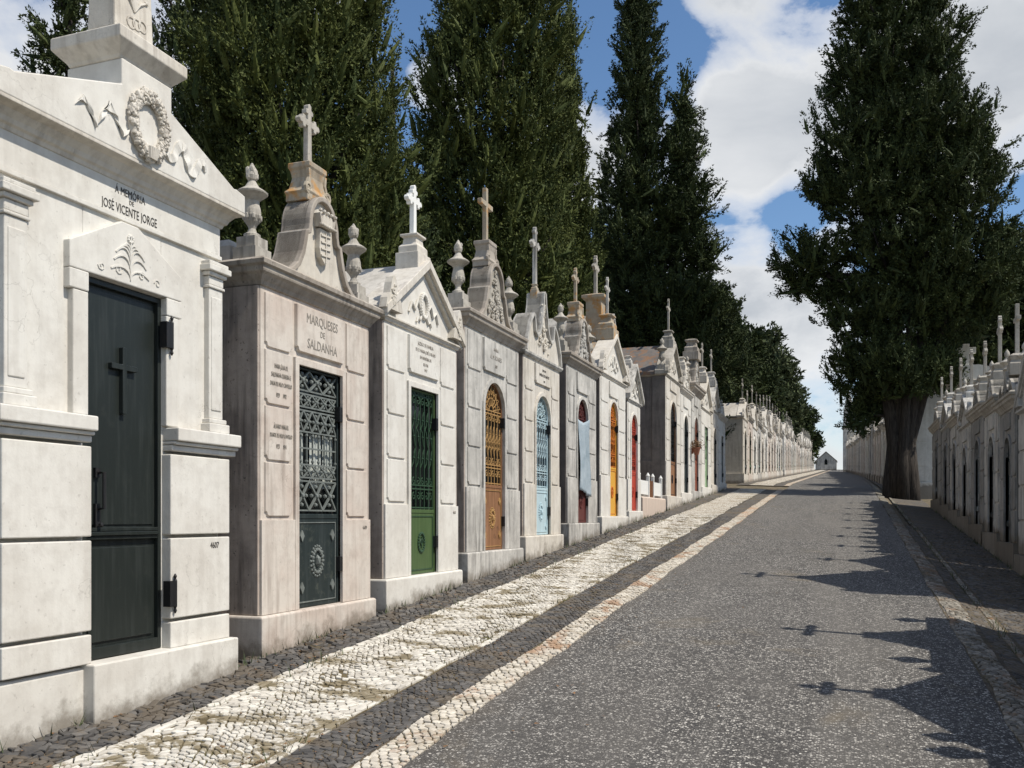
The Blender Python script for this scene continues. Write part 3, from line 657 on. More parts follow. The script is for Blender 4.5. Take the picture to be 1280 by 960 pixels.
def base_building(spec):
    Y0, Y1 = spec['Y']; X = spec.get('X', -4.3); side = spec.get('side', -1); Yc = (Y0+Y1)/2; hw = (Y1-Y0)/2
    g = gz(X, Yc); rz = R(90) if side < 0 else R(-90)
    root = thing('mausoleum', spec['label'], 'mausoleum', (X, Yc, g), rz, spec.get('group', 'mausoleums lining the left side of the street' if side < 0 else 'mausoleums lining the right side of the street'))
    return root, hw, g
def plinth(root, hw, zt, depth, mat, proj=.06, mid=None):
    bm = B(); rings(bm, -hw, hw, 0, depth, [(proj, -.5), (proj, zt-.012), (proj-.012, zt)]); return obj('plinth', bm, mat, root, bevel=.008)
def add_flat_roof(root, hw, z, depth, mat='roof_slab'):
    bm = B(); rings(bm, -hw, hw, .28, depth, [(-.02, z), (-.02, z+.16), (-.06, z+.22)]); obj('roof', bm, mat, root)

def mausoleum(spec):
    """one family tomb; heights in spec are above the ground at its threshold"""
    root, hw, g = base_building(spec); D = spec.get('depth', 2.3); A = spec.get
    zt, zc = A('base'), A('cornice'); wm, cm = A('wall'), A('trim'); dx = A('door_hw'); d0, d1 = zt+.005, A('door_top'); arched = A('arched', False)
    plinth(root, hw, zt, D, A('plinth_mat', wm))
    low = zt+(zc-zt)*A('dado', .29)
    bm = B(); T = .22
    front_wall(bm, hw, zt, zc, dx, zt, d1, 0, T, arched)
    # slightly proud dado course
    for s in (-1, 1):
        a, c = sorted((s*(dx+.035), s*(hw+.012))); box(bm, a, c, -.022, .1, zt+.003, low)
    # door surround
    f = .055
    if arched:
        sp = d1-dx; out = [(dx+f, zt+.004)]+[((dx+f)*math.cos(a), sp+(dx+f)*math.sin(a)) for a in np.linspace(0, PI, 17)]+[(-dx-f, zt+.004)]
        band(bm, out, f, -.026, .1)
    else:
        box(bm, -dx-f, -dx, -.026, .08, zt+.004, d1+f); box(bm, dx, dx+f, -.026, .08, zt+.004, d1+f); box(bm, -dx, dx, -.026, .08, d1, d1+f)
    rustication(bm, hw, dx, f+.03, low+.02, zc-.03, A('rows', 4))
    wallo = obj('wall', bm, wm, root, bevel=.0025)
    bm = B(); box(bm, -hw, hw, T+.001, D, zt, zc); b2 = obj('side_wall', bm, A('side_mat', 'stone_side'), root)
    for s in (-1, 1):      # pilaster strip and joint lines on the flank towards the lane
        bm = B(); xo = s*hw
        a, c = sorted((xo, xo+s*.03)); box(bm, a, c, .003, .34, zt+.003, zc-.002); box(bm, a, c, .335, D-.02, zt+.005, low); box(bm, a, c, D-.3, D-.022, low-.01, zc-.003)
        obj('pilaster', bm, A('side_mat', 'stone_side'), b2, bevel=.006)
    # name tablet
    if A('tablet'):
        ht = A('tablet'); bm = B(); panel(bm, -dx-.04, dx+.04, zc-.03-ht, zc-.04, .03); tb = obj('name_tablet', bm, A('tablet_mat', wm), root)
        for k, (txt, size, zz) in enumerate(A('text', [])):
            text_obj('inscription', txt, size, 0, -.031, zc-.04-zz, tb, A('text_mat', 'lettering_faint'), A('text_sx', .8))
    for (txt, size, x, zz, mt) in A('wall_text', []): text_obj('inscription', txt, size, x, -.018, zz-g, wallo, mt, .50)
    if A('number'): text_obj('plot_number', A('number'), .05, hw-.1, -.024, low-.09, wallo, 'lettering_faint', .8)
    door_unit(root, dx, d0, d1, arched, A('door'), A('iron', A('door')), A('split', .34), A('grille', 'scroll'), .032, A('bars', 6), A('deco', 'ring'), backmat=A('back', 'door_void'))
    if A('curtain'):
        bm = B(); n = 28; rows = []
        for i in range(n+1):
            x = -dx+.02+(2*dx-.04)*i/n; yy = .080+.008*math.sin(i*1.5)
            rows.append((bm.verts.new((x, yy, d0+(d1-d0)*.50)), bm.verts.new((x, yy, d1-.55))))
        for i, (p, q) in enumerate(zip(rows, rows[1:])):
            if i not in (8, 9, 10, 11, 20, 21): bm.faces.new((p[0], q[0], q[1], p[1]))
        obj('curtain', bm, 'curtain', root)
    kind = A('kind')
    if kind in ('curved', 'ogee'):
        k = A('ck', .88)
        if kind == 'curved' or A('full_cornice'):
            bm = B(); rings(bm, -hw, hw, 0, D, [(o*k, zc+h*k) for o, h in CORN]); obj('cornice', bm, A('cornice_mat', cm), root); ztop = zc+.225*k
        else:
            bm = B(); rings(bm, -hw, hw, 0, D, [(0, zc), (.03, zc+.01), (.05, zc+.04), (.05, zc+.07), (.01, zc+.085)]); obj('cornice', bm, A('cornice_mat', cm), root); ztop = zc+.085
        add_flat_roof(root, hw, ztop-.01, D, A('roof', 'roof_slab'))
        pw = hw*A('pw', .72) if kind == 'curved' else hw*1.0; ph = A('ped_h')
        shaped_pediment(root, pw, ph, ztop-.003, -.03, .22, A('ped_mat', wm), A('cornice_mat', cm), kind, A('relief', 'leaf'), A('seed', 1))
        if A('urns', True):
            for s in (-1, 1): urn(root, s*(hw-.06), .12, ztop, A('urn_s', .8)*.95, mat=A('urn_mat', 'stone_urn'))
        zp = ztop+ph
    else:
        bm = B(); rings(bm, -hw, hw, 0, D, [(0, zc), (.02, zc+.005), (.03, zc+.03), (.045, zc+.04), (.045, zc+.055), (.0, zc+.065)]); obj('cornice', bm, cm, root)
        ph = A('ped_h'); gable(root, hw, ph, zc+.067, D, A('ped_mat', wm), cm, A('roof', 'roof_slab'), A('over', .09), relief=A('relief', True), acro=A('acro', True))
        zp = zc+.07+ph*(1+.09/hw)+.06
    ps = A('ped', 1.0)
    if A('pedestal', 'block') == 'scroll':
        pr = [(.17, .11, -.06), (.17, .11, .0), (.185, .12, .02), (.14, .10, .06), (.105, .09, .16), (.12, .10, .22), (.14, .11, .24), (.14, .11, .28), (.08, .08, .30)]; hh = .30
    else:
        pr = [(.21, .18, -.12), (.21, .18, .10), (.17, .15, .10), (.17, .15, .20), (.12, .11, .25), (.11, .10, .33), (.15, .14, .35), (.15, .14, .38), (.06, .06, .41)]; hh = .41
    pr = [(a*ps, c*ps, h*ps if h > 0 else h) for a, c, h in pr]; hh *= ps
    pedestal(root, 0, .12, zp, pr, A('pedmat', cm))
    if A('pedestal', 'block') == 'scroll':
        for s in (-1, 1):
            bm = B(); lathe_pts = spiral(s*.15*ps, zp+.05, .05*ps, 1.2, -PI/2, .02, s, 10)
            tube(bm, lathe_pts, .018, 5); tube(bm, [(s*.16*ps, .03, zp+.05), (s*.12*ps, .03, zp+.14*ps), (s*.13*ps, .03, zp+.22*ps)], .02, 5)
            obj('volute', bm, A('pedmat', cm), root)
    if A('cross', 0): cross(root, 0, .12, zp+hh-.03, A('cross'), A('cross_w'), A('cross_t', .055), A('cross_style', 'bud'), A('crossmat', 'stone_urn'))
    return root

# ------------------------------------------------------------------ left row, nearest first
def first_mausoleum():
    Y0, Y1 = 3.70, 5.56
    spec = dict(Y=(Y0, Y1), label='nearest white marble mausoleum with tall black-green solid door and wreath on its pediment')
    root, hw, g = base_building(spec); D = 2.6; z = lambda a: a-g      # absolute to local
    zt = z(.835); dx = .335; d1 = z(3.165)
    bm = B(); rings(bm, -hw, hw, 0, D, [(.05, -.6), (.05, zt-.03), (.038, zt-.015)])
    box(bm, -dx-.045, hw+.055, -.135, .1, -.6, zt); obj('plinth', bm, 'marble_white', root, bevel=.01)
    bm = B(); T = .22; zl = z(2.14); zf = z(3.585)
    front_wall(bm, hw, zt-.015, z(3.83), dx, zt, d1, 0, T, False)
    # lower blocks with open joints
    js = [zt-.012, z(1.02), z(1.58), zl]
    for s in (-1, 1):
        for a0, a1 in zip(js, js[1:]):
            a, c = sorted((s*(dx+.006), s*(hw+.03)))
            box(bm, a, c, -.075, .05, a0+.012, a1-.012)
    # frame of the upper door with a hood
    fx = dx+.115
    for s in (-1, 1):
        a, c = sorted((s*dx, s*fx)); box(bm, a, c, -.045, .06, z(2.315), z(3.05))
        a, c = sorted((s*dx, s*(fx+.03))); box(bm, a, c, -.050, .06, z(3.052), z(3.168))
    prism(bm, [(-fx-.03, z(3.17)), (fx+.03, z(3.17)), (fx+.03, z(3.33)), (.07, z(3.555)), (-.07, z(3.555)), (-fx-.03, z(3.33))], -.050, .06)
    wl = obj('wall', bm, 'marble_white', root, bevel=.007)
    bm = B()          # carved sprays on the hood
    for s in (-1, 1):
        for k in range(5):
            L = (.20, .17, .15, .11, .07)[k]; z0_ = z(3.20)+.045*k; u = (.55, .9, 1.1, 1.1, 1.0)[k]
            tube(bm, [(s*L*(1-math.cos(q*1.9))*.62, -.051-.004*math.sin(q*PI), z0_+L*u*.62*math.sin(q*2.5)) for q in np.linspace(0, 1, 9)], .0045, 4, .007)
        tube(bm, spiral(s*.10, z(3.25), .035, 1.2, 0, -.052, s, 9), .005, 4); tube(bm, spiral(s*.24, z(3.235), .03, 1.2, PI, -.052, -s, 9), .005, 4)
    tube(bm, [(0, -.052, z(3.2)), (0, -.056, z(3.48))], .006, 4)
    for k in range(9): a = k*.7; ball(bm, .02*math.cos(a), -.052, z(3.46)+.02*math.sin(a), .012)
    obj('relief', bm, 'marble_white', wl)
    bm = B(); box(bm, -hw, hw, T+.001, D, zt-.015, z(3.83)); obj('side_wall', bm, 'marble_cream', root)
    for s in (-1, 1):          # string course at the height of the door's middle, cut by the doorway
        bm = B(); a, c = sorted((s*(dx+.012), s*(hw+.09)))
        for (p0, p1, o) in ((2.15, 2.19, .085), (2.192, 2.215, .11), (2.217, 2.305, .135)): box(bm, a+(.03 if s < 0 else 0)*(p0 < 2.2), c, -o, .06, z(p0), z(p1))
        obj('string_course', bm, 'marble_white', root, bevel=.008)
    for s in (-1, 1):  # corner pilasters
        bm = B(); x = s*(hw-.085); w = .075
        for (o, p0, p1) in ((.035, 2.31, 2.375), (.02, 2.377, 2.41), (0, 2.412, 3.34), (.012, 3.342, 3.362), (.004, 3.364, 3.425), (.022, 3.427, 3.455), (.045, 3.457, 3.50), (.03, 3.502, 3.53)):
            box(bm, x-w-o, x+w+o, -.045-o, .05, z(p0), z(p1))
        box(bm, x-w+.02, x+w-.02, -.052, -.02, z(2.47), z(3.28))
        obj('pilaster', bm, 'marble_white', root, bevel=.006)
    bm = B(); box(bm, -hw-.012, hw+.012, -.022, .2, zf-.012, zf+.018); box(bm, -hw-.003, hw+.003, -.012, .21, zf+.019, z(3.828)); obj('frieze', bm, 'marble_white', root, bevel=.004)
    fz = root
    text_obj('inscription', 'Á MEMÓRIA', .068, 0.04, -.0125, z(3.735), root, 'lettering', .72)
    text_obj('inscription', 'DE', .040, 0.05, -.0125, z(3.694), root, 'lettering', .85)
    text_obj('inscription', 'JOSÉ VICENTE JORGE', .082, 0.04, -.0125, z(3.618), root, 'lettering', .62)
    text_obj('plot_number', '4607', .062, hw-.14, -.076, z(1.49), wl, 'lettering', .75)
    # cornice with cavetto soffit, gabled upper block and central pier
    zc = z(3.805)
    bm = B(); rings(bm, -hw, hw, 0, D, [(0, zc), (.02, zc+.002), (.028, zc+.025), (.045, zc+.035), (.055, zc+.06), (.085, zc+.095), (.135, zc+.115), (.135, zc+.135)]); obj('cornice', bm, 'marble_cream', root, bevel=.004)
    o = hw+.135; zb = zc+.135
    prof = [(-o, zb), (o, zb), (o, zb+.13), (o-.10, zb+.15), (o-.13, zb+.145), (.28, z(4.36)), (.28, z(4.52)), (-.16, z(4.52)), (-.16, z(4.36)), (-o+.13, zb+.145), (-o+.10, zb+.15), (-o, zb+.13)]
    bm = B(); prism(bm, prof, -.134, .30); pd = obj('pediment', bm, 'marble_white', root, bevel=.008)
    bm = B(); prism(bm, [(-o+.01, zb), (o-.01, zb), (o-.01, zb+.1), (0, z(4.30)), (-o+.01, zb+.1)], .302, D+.1); obj('roof', bm, 'roof_slab', root)
    pedestal(root, .06, .08, z(4.52), [(.225, .20, 0), (.235, .21, .02), (.30, .275, .09), (.30, .275, .16), (.18, .15, .24)], 'marble_cream', 'slab')
    bm = B(); rings(bm, -.11, .23, -.03, .19, [(0, z(4.762)), (-.02, z(5.55))]); pier = obj('pier', bm, 'marble_cream', root, bevel=.01)
    bm = B()
    for k in range(7):
        a = R(-62+k*20.7+90); L = .24
        tube(bm, [(.06, -.025, z(4.93)), (.06+L*.6*math.cos(a)*.35, -.032, z(4.93)+L*.6*math.sin(a)), (.06+L*math.cos(a)*.5, -.022, z(4.93)+L*math.sin(a)*.95)], .010, 5)
        ball(bm, .06+L*math.cos(a)*.5, -.022, z(4.93)+L*math.sin(a)*.95, .018)
    for k in range(3): tube(bm, [(p[0], -.028, p[1]) for p in arc(.13-.05*k, z(4.87)-.01*k, .035, 0, 360, 10)], .008, 4)
    obj('palmette', bm, 'marble_cream', pier)
    cross(root, .06, .08, z(5.54), .8, .45, .09, 'plain', 'marble_cream')
    # wreath with its ribbons
    bm = B(); rg = random.Random(5); zc2 = z(4.185)
    for i in range(300):
        a = rg.random()*2*PI; q = rg.uniform(-.038, .038); r_ = .155+q; cx_ = .05+r_*math.cos(a)*.92; cz_ = zc2+r_*math.sin(a)*1.18
        ball(bm, cx_, -.150-.022*math.cos(q/.04*1.5)*rg.uniform(.6, 1.2), cz_, rg.uniform(.010, .019), 1, rg.uniform(.7, 1.5), rg.uniform(.7, 1.5))
    pts = [(.05+.15*math.cos(a)*.92, -.138, zc2+.155*1.18*math.sin(a)) for a in np.linspace(0, 2*PI, 33)]
    tube(bm, pts, .036, 6)
    for k in range(5): tube(bm, [(.02+.018*k, -.188, zc2-.145), (.03+.012*k, -.178, zc2-.215)], .012, 5)
    obj('wreath', bm, 'marble_cream', pd)
    def rib(bm, pts, w):
        rows = []
        for i, (x, zz) in enumerate(pts):
            d = .016+.007*math.sin(i*.9); a_ = pts[max(0, i-1)]; c_ = pts[min(len(pts)-1, i+1)]; dx_, dz_ = c_[0]-a_[0], c_[1]-a_[1]; l_ = math.hypot(dx_, dz_) or 1; ww = w*(.55+.45*math.sin(PI*min(1, (i+3)/len(pts)))); nx, nz = -dz_/l_*ww, abs(dx_)/l_*ww+ww*.3
            rows.append([bm.verts.new(q) for q in ((x-nx, -.134, zz-nz), (x-nx, -.134-d, zz-nz), (x+nx, -.134-d*.7, zz+nz), (x+nx, -.134, zz+nz))])
        for a, c in zip(rows, rows[1:]):
            for k in range(4): l = (k+1) % 4; bm.faces.new((a[k], a[l], c[l], c[k]))
        bm.faces.new(rows[0]); bm.faces.new(rows[-1][::-1])
    for s in (-1, 1):
        sm = lambda p: [(.05+s*x*.95, zc2+q) for x, q in p]
        cp = [(.17, -.10), (.22, -.13), (.26, -.10), (.30, -.03), (.34, -.01), (.37, -.04), (.40, -.11), (.44, -.15), (.48, -.13), (.52, -.06), (.56, -.05), (.60, -.10)]
        fine = []
        for i in range(len(cp)-1):
            p0, p1, p2, p3 = cp[max(0, i-1)], cp[i], cp[i+1], cp[min(len(cp)-1, i+2)]
            for k in range(5):
                q = k/5; fine.append(tuple(.5*((2*p1[j])+(-p0[j]+p2[j])*q+(2*p0[j]-5*p1[j]+4*p2[j]-p3[j])*q*q+(-p0[j]+3*p1[j]-3*p2[j]+p3[j])*q**3) for j in (0, 1)))
        bm = B(); rib(bm, sm(fine), .026); obj('ribbon', bm, 'marble_white', pd)
    # door: two solid leaves of black-green steel
    bm = B(); y = .012; f = .03; w0, w1 = zt+.006, d1-.003; zs = z(1.62)
    box(bm, -dx, dx, y+.02, y+.05, w0, w1)
    for (a, c, p, q) in ((-dx, -dx+f, w0, w1), (dx-f, dx, w0, w1), (-dx+f, dx-f, w1-.035, w1), (-dx+f, dx-f, w0, w0+.07)): box(bm, a, c, y-.012, y+.019, p, q)
    for k, (a, c) in enumerate(((.07, .012), (.045, .026), (.02, .012))): box(bm, -dx+f+.001, dx-f-.001, y-c, y+.019, zs+a-.07, zs+a-.047)
    box(bm, -dx+f+.03, dx-f-.03, y+.006, y+.019, w0+.10, zs-.10)
    box(bm, -dx+f+.02, dx-f-.02, y+.012, y+.019, zs+.04, w1-.055)
    dr = obj('door', bm, 'paint_black_green', root, bevel=.004)
    bm = B(); prism(bm, [(x+.0, zz+z(2.36)) for x, zz in cross_poly(.42, .22, .035, 'plain')], y-.02, y+.012); obj('cross', bm, 'paint_black_green', dr, bevel=.003)
    bm = B(); tube(bm, [(-dx+.125, y-.005, z(1.98)), (-dx+.125, y-.055, z(1.98)), (-dx+.125, y-.055, z(1.76)), (-dx+.125, y-.005, z(1.76))], .011, 8)
    box(bm, -dx+.105, -dx+.145, y-.008, y+.012, z(1.95), z(2.01)); box(bm, -dx+.105, -dx+.145, y-.008, y+.012, z(1.60), z(1.79)); ball(bm, -dx+.125, y-.03, z(1.66), .017); obj('handle', bm, 'iron_black', dr)
    hinge(dr, dx+.012, z(2.92), -.062, .17); hinge(dr, dx+.012, z(1.20), -.09, .17)
    return root
first_mausoleum()
g = lambda y: gz(-4.3, y)
def L(Y, base_abs, corn_abs, door_top_abs, **k):
    gg = g((Y[0]+Y[1])/2); k.update(Y=Y, base=base_abs-gg, cornice=corn_abs-gg, door_top=door_top_abs-gg); return mausoleum(k)
m2 = L((6.07, 7.78), .94, 3.52, 2.98, wall='marble_pink', trim='stone_aged', door_hw=.35, kind='curved', ped_h=.76, label='pinkish mausoleum with crowned shield on its curved pediment, behind a dark iron door with curtains',
    door='iron_dark_green', iron='iron_grey_relief', grille='lattice', bars=7, split=.38, deco='studs', curtain=True, tablet=.40, text=[('MARQUESES', .115, .13), ('DE', .075, .22), ('SALDANHA', .115, .34)], text_mat='lettering_faint',
    wall_text=[('MARIA JÚLIA DE', .052, -.60, 2.90, 'lettering_faint'), ('SALDANHA OLIVEIRA E', .052, -.60, 2.83, 'lettering_faint'), ('DAUN DE MELO CAMPELLO', .048, -.60, 2.76, 'lettering_faint'), ('1929      1992', .052, -.60, 2.67, 'lettering_faint'),
               ('ÁLVARO MANUEL', .052, -.60, 2.42, 'lettering_faint'), ('DUARTE DE MELO CAMPELLO', .046, -.60, 2.35, 'lettering_faint'), ('1923      1994', .052, -.60, 2.26, 'lettering_faint')],
    relief='shield', ped_mat='marble_cream', pedestal='scroll', pedmat='stone_lichen', cross=.55, cross_w=.3, cross_t=.055, urn_s=.82, number='4609', side_mat='stone_side')
m3 = L((8.11, 9.89), 1.10, 3.66, 3.08, wall='marble_white', trim='marble_cream', door_hw=.34, kind='gable', ped_h=.62, label='clean white mausoleum with triangular pediment and green panelled door',
    door='paint_green', iron='iron_green', bars=6, split=.34, tablet=.40, text=[('JAZIGO DE FAMILIA', .055, .08), ('DE D. MARIA JOSÉ E FILHOS', .05, .15), ('EM MEMÓRIA DE', .048, .22), ('SEU PAI', .045, .285), ('1917', .045, .345)], cross=.55, cross_w=.32, cross_t=.06, crossmat='white_paint', ped=.75, pedmat='marble_cream', number='4611', side_mat='stone_side')
m4 = L((10.17, 12.06), 1.29, 4.02, 3.45, wall='marble_grey', trim='stone_aged', door_hw=.36, arched=True, kind='curved', ped_h=.78, label='weather-streaked grey mausoleum with rust-brown and gold arched iron door',
    door='rust_brown', iron='iron_gold', bars=6, split=.38, tablet=.42, text=[('FAMÍLIA', .06, .13), ('A. M. SOARES', .085, .24), ('1889', .06, .34)], relief='leaf', ped_mat='stone_urn', pedestal='scroll', cross=.72, cross_w=.4, cross_t=.065, cross_style='plain', crossmat='stone_lichen', urn_s=.9, seed=4, deco='studs', pedmat='stone_aged')
m5 = L((12.27, 13.99), 1.45, 4.02, 3.53, wall='marble_cream', trim='marble_grey', door_hw=.345, arched=True, kind='ogee', ped_h=1.0, label='cream mausoleum with light blue arched ironwork door and pointed ogee pediment',
    door='paint_light_blue', iron='paint_light_blue', bars=6, split=.33, tablet=.30, text=[('JAZIGO DE', .045, .09), ('FAMÍLIA DOS SANTOS', .06, .17), ('1892', .045, .25)], text_mat='lettering', relief='leaf', urns=False, pedestal='block', ped=.3, cross=.88, cross_w=.36, cross_t=.06, crossmat='marble_grey', seed=9, deco='studs', pedmat='stone_lichen')
m6 = L((14.4, 16.27), 1.62, 4.22, 3.75, wall='marble_grey', trim='stone_aged', door_hw=.33, arched=True, kind='curved', ped_h=.72, label='grey streaked mausoleum whose burgundy arched door is partly hidden by a blue-grey sheet',
    door='paint_burgundy', iron='paint_burgundy', bars=5, split=.34, tablet=.34, relief='leaf', pedestal='scroll', pedmat='stone_lichen', cross=.62, cross_w=.32, cross_t=.055, crossmat='stone_lichen', urn_s=.85, seed=12, side_mat='stone_dark')
m7 = L((16.55, 18.62), 1.74, 4.38, 3.97, wall='marble_white', trim='marble_cream', door_hw=.33, arched=True, kind='gable', ped_h=.72, label='white mausoleum with yellow and orange arched door and orange-lichened gabled roof',
    door='paint_yellow', iron='paint_orange', bars=5, split=.42, tablet=.30, roof='stone_lichen', cross=.75, cross_w=.3, cross_t=.05, pedmat='stone_lichen', crossmat='marble_grey', side_mat='stone_dark', deco='ring')
m8 = L((18.8, 20.05), 1.86, 4.15, 3.92, wall='marble_white', trim='marble_grey', door_hw=.30, arched=True, kind='gable', ped_h=.62, label='narrow white mausoleum with red arched door and a taller gabled block behind its porch',
    door='paint_red', iron='paint_red', bars=5, split=.40, tablet=0, rows=4, pedestal='block', ped=.5, cross=0, side_mat='stone_dark', deco='ring', acro=False)
# taller block and lantern pedestal behind the red door's porch
def tall_block(root, hw):
    bm = B(); G = g(19.4); z = lambda a: a-G
    box(bm, -hw+.03, hw-.03, .5, 2.2, z(4.1), z(5.0)); prism(bm, [(-hw+.03, z(5.0)), (hw-.03, z(5.0)), (0, z(6.0))], .5, 2.2)
    o = obj('tower_block', bm, 'marble_grey', root)
    bm = B(); band(bm, [(hw+.05, z(4.97)), (0, z(6.12)), (-hw-.05, z(4.97))], .08, .42, 2.25); obj('raking_cornice', bm, 'marble_grey', o)
    pedestal(root, -.35, .75, z(5.55), [(.17, .17, 0), (.17, .17, .75), (.25, .25, .82), (.25, .25, .88), (.1, .1, .93)], 'stone_lichen')
    cross(root, -.35, .75, z(6.45), .85, .4, .075, 'bud', 'stone_urn')
    pedestal(root, hw-.1, .6, z(4.95), [(.09, .09, 0), (.09, .09, .5), (.14, .14, .55), (.02, .02, .75)], 'stone_urn', 'finial')
tall_block(m8, .62)
# sheet hung over the burgundy door
sh = B(); nx, nz = 10, 22; G = g(15.335)
vs = [[sh.verts.new((-.33+.72*i/nx-.03*j/nz, -.045-.02*math.sin(i*1.4+j*.2)-.03*(1-j/nz)*math.sin(i*.6), 2.18-G+(1.2)*j/nz-.05*math.sin(i*.5)*(j/nz)-.10*i/nx*(1-j/nz))) for i in range(nx+1)] for j in range(nz+1)]
for j in range(nz):
    for i in range(nx): sh.faces.new((vs[j][i], vs[j][i+1], vs[j+1][i+1], vs[j+1][i]))
o = obj('hanging_sheet', sh, 'sheet_cloth', smooth=True); o.location = (-4.3, 15.335, G); o.rotation_euler = (0, 0, R(90))
md = o.modifiers.new('thickness', 'SOLIDIFY'); md.thickness = .006
tag(o, 'blue-grey cloth sheet hanging over the burgundy arched door', 'sheet')

# low plot with white railing between the red-door mausoleum and the dark-sided one
Yp0, Yp1 = 20.25, 22.95; Yc = (Yp0+Yp1)/2; G = g(Yc)
pl = thing('grave_plot', 'low pinkish stone grave plot with white railing beside the red-door mausoleum', 'grave plot', (-4.3, Yc, G), R(90)); h2 = (Yp1-Yp0)/2
bm = B(); rings(bm, -h2, h2, 0, 1.9, [(.03, -.4), (.03, .38), (0, .40)]); obj('plinth', bm, 'pink_marble_plot', pl, bevel=.01)
for s in (-1, 1):
    for k in (0, 1):
        bm = B(); x = s*(.28+k*1.0); box(bm, x-.035, x+.035, .05, .12, .402, .88); lathe(bm, [(.04, 0), (.05, .03), (.01, .10)], x, .085, .88, 8); obj('post', bm, 'white_paint', pl)
    bm = B(); a, c = sorted((s*.32, s*1.24)); box(bm, a, c, .07, .10, .46, .78); obj('rail', bm, 'white_paint', pl)
bm = B(); box(bm, -.22, .22, .07, .11, .402, .74)
for k in range(5): box(bm, -.2+.09*k, -.16+.09*k, .06, .12, .40, .80)
obj('gate', bm, 'rust_brown', pl)

m10 = L((23.1, 25.2), 2.28, 5.30, 4.75, wall='marble_cream', trim='stone_urn', door_hw=.45, arched=True, kind='gable', ped_h=.78, label='tall mausoleum with dark stained flank and slate-dark roof beside the low railed plot',
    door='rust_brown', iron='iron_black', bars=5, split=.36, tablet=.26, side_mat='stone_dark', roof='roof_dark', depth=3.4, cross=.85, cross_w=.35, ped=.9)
for s in (-1,): urn(m10, s*1.0, .1, 5.38-g(24.15), .9)
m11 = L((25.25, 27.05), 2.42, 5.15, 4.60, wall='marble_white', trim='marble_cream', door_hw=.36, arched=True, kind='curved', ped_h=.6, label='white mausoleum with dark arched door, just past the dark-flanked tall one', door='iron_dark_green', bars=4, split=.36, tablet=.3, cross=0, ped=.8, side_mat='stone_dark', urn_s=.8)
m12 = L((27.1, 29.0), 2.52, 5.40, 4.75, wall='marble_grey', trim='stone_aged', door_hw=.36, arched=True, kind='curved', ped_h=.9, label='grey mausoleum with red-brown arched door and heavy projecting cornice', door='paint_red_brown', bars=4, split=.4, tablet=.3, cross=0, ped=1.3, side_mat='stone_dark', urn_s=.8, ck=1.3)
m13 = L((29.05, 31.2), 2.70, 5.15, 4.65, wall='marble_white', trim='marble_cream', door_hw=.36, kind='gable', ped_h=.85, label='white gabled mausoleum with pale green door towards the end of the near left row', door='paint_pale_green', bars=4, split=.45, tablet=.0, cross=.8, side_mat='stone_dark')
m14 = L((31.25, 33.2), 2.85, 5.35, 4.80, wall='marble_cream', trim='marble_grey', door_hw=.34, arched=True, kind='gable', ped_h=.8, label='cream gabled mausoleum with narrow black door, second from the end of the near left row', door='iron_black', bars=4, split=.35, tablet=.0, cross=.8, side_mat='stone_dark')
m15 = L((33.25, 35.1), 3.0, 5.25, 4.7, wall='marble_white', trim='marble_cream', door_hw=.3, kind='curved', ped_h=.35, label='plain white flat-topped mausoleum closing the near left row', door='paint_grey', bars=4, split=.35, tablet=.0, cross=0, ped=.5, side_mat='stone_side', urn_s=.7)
# basket of dried flowers on the white mausoleum's door
fb = thing('flower_basket', 'terracotta pot of dried flowers hanging beside a dark arched door', 'flower pot', (-4.12, 27.0, 3.55)); fb.scale = (.62, .62, .7)
bm = B(); lathe(bm, [(.10, 0), (.17, .24), (.19, .26), (.19, .30), (.16, .30), (.14, .25)], 0, 0, 0, 14); box(bm, -.24, -.14, -.02, .02, .05, .3); obj('pot', bm, 'terracotta', fb)
V = RNG.normal(0, 1, (260, 3))*np.array([.13, .15, .10])+np.array([0, 0, .42]); Q = V[:, None, :]+RNG.normal(0, .035, (260, 3, 3))
o = obj('flowers', ([], []), 'dry_flowers', fb); fill(o.data, Q.reshape(-1, 3), np.arange(780).reshape(-1, 3), None)

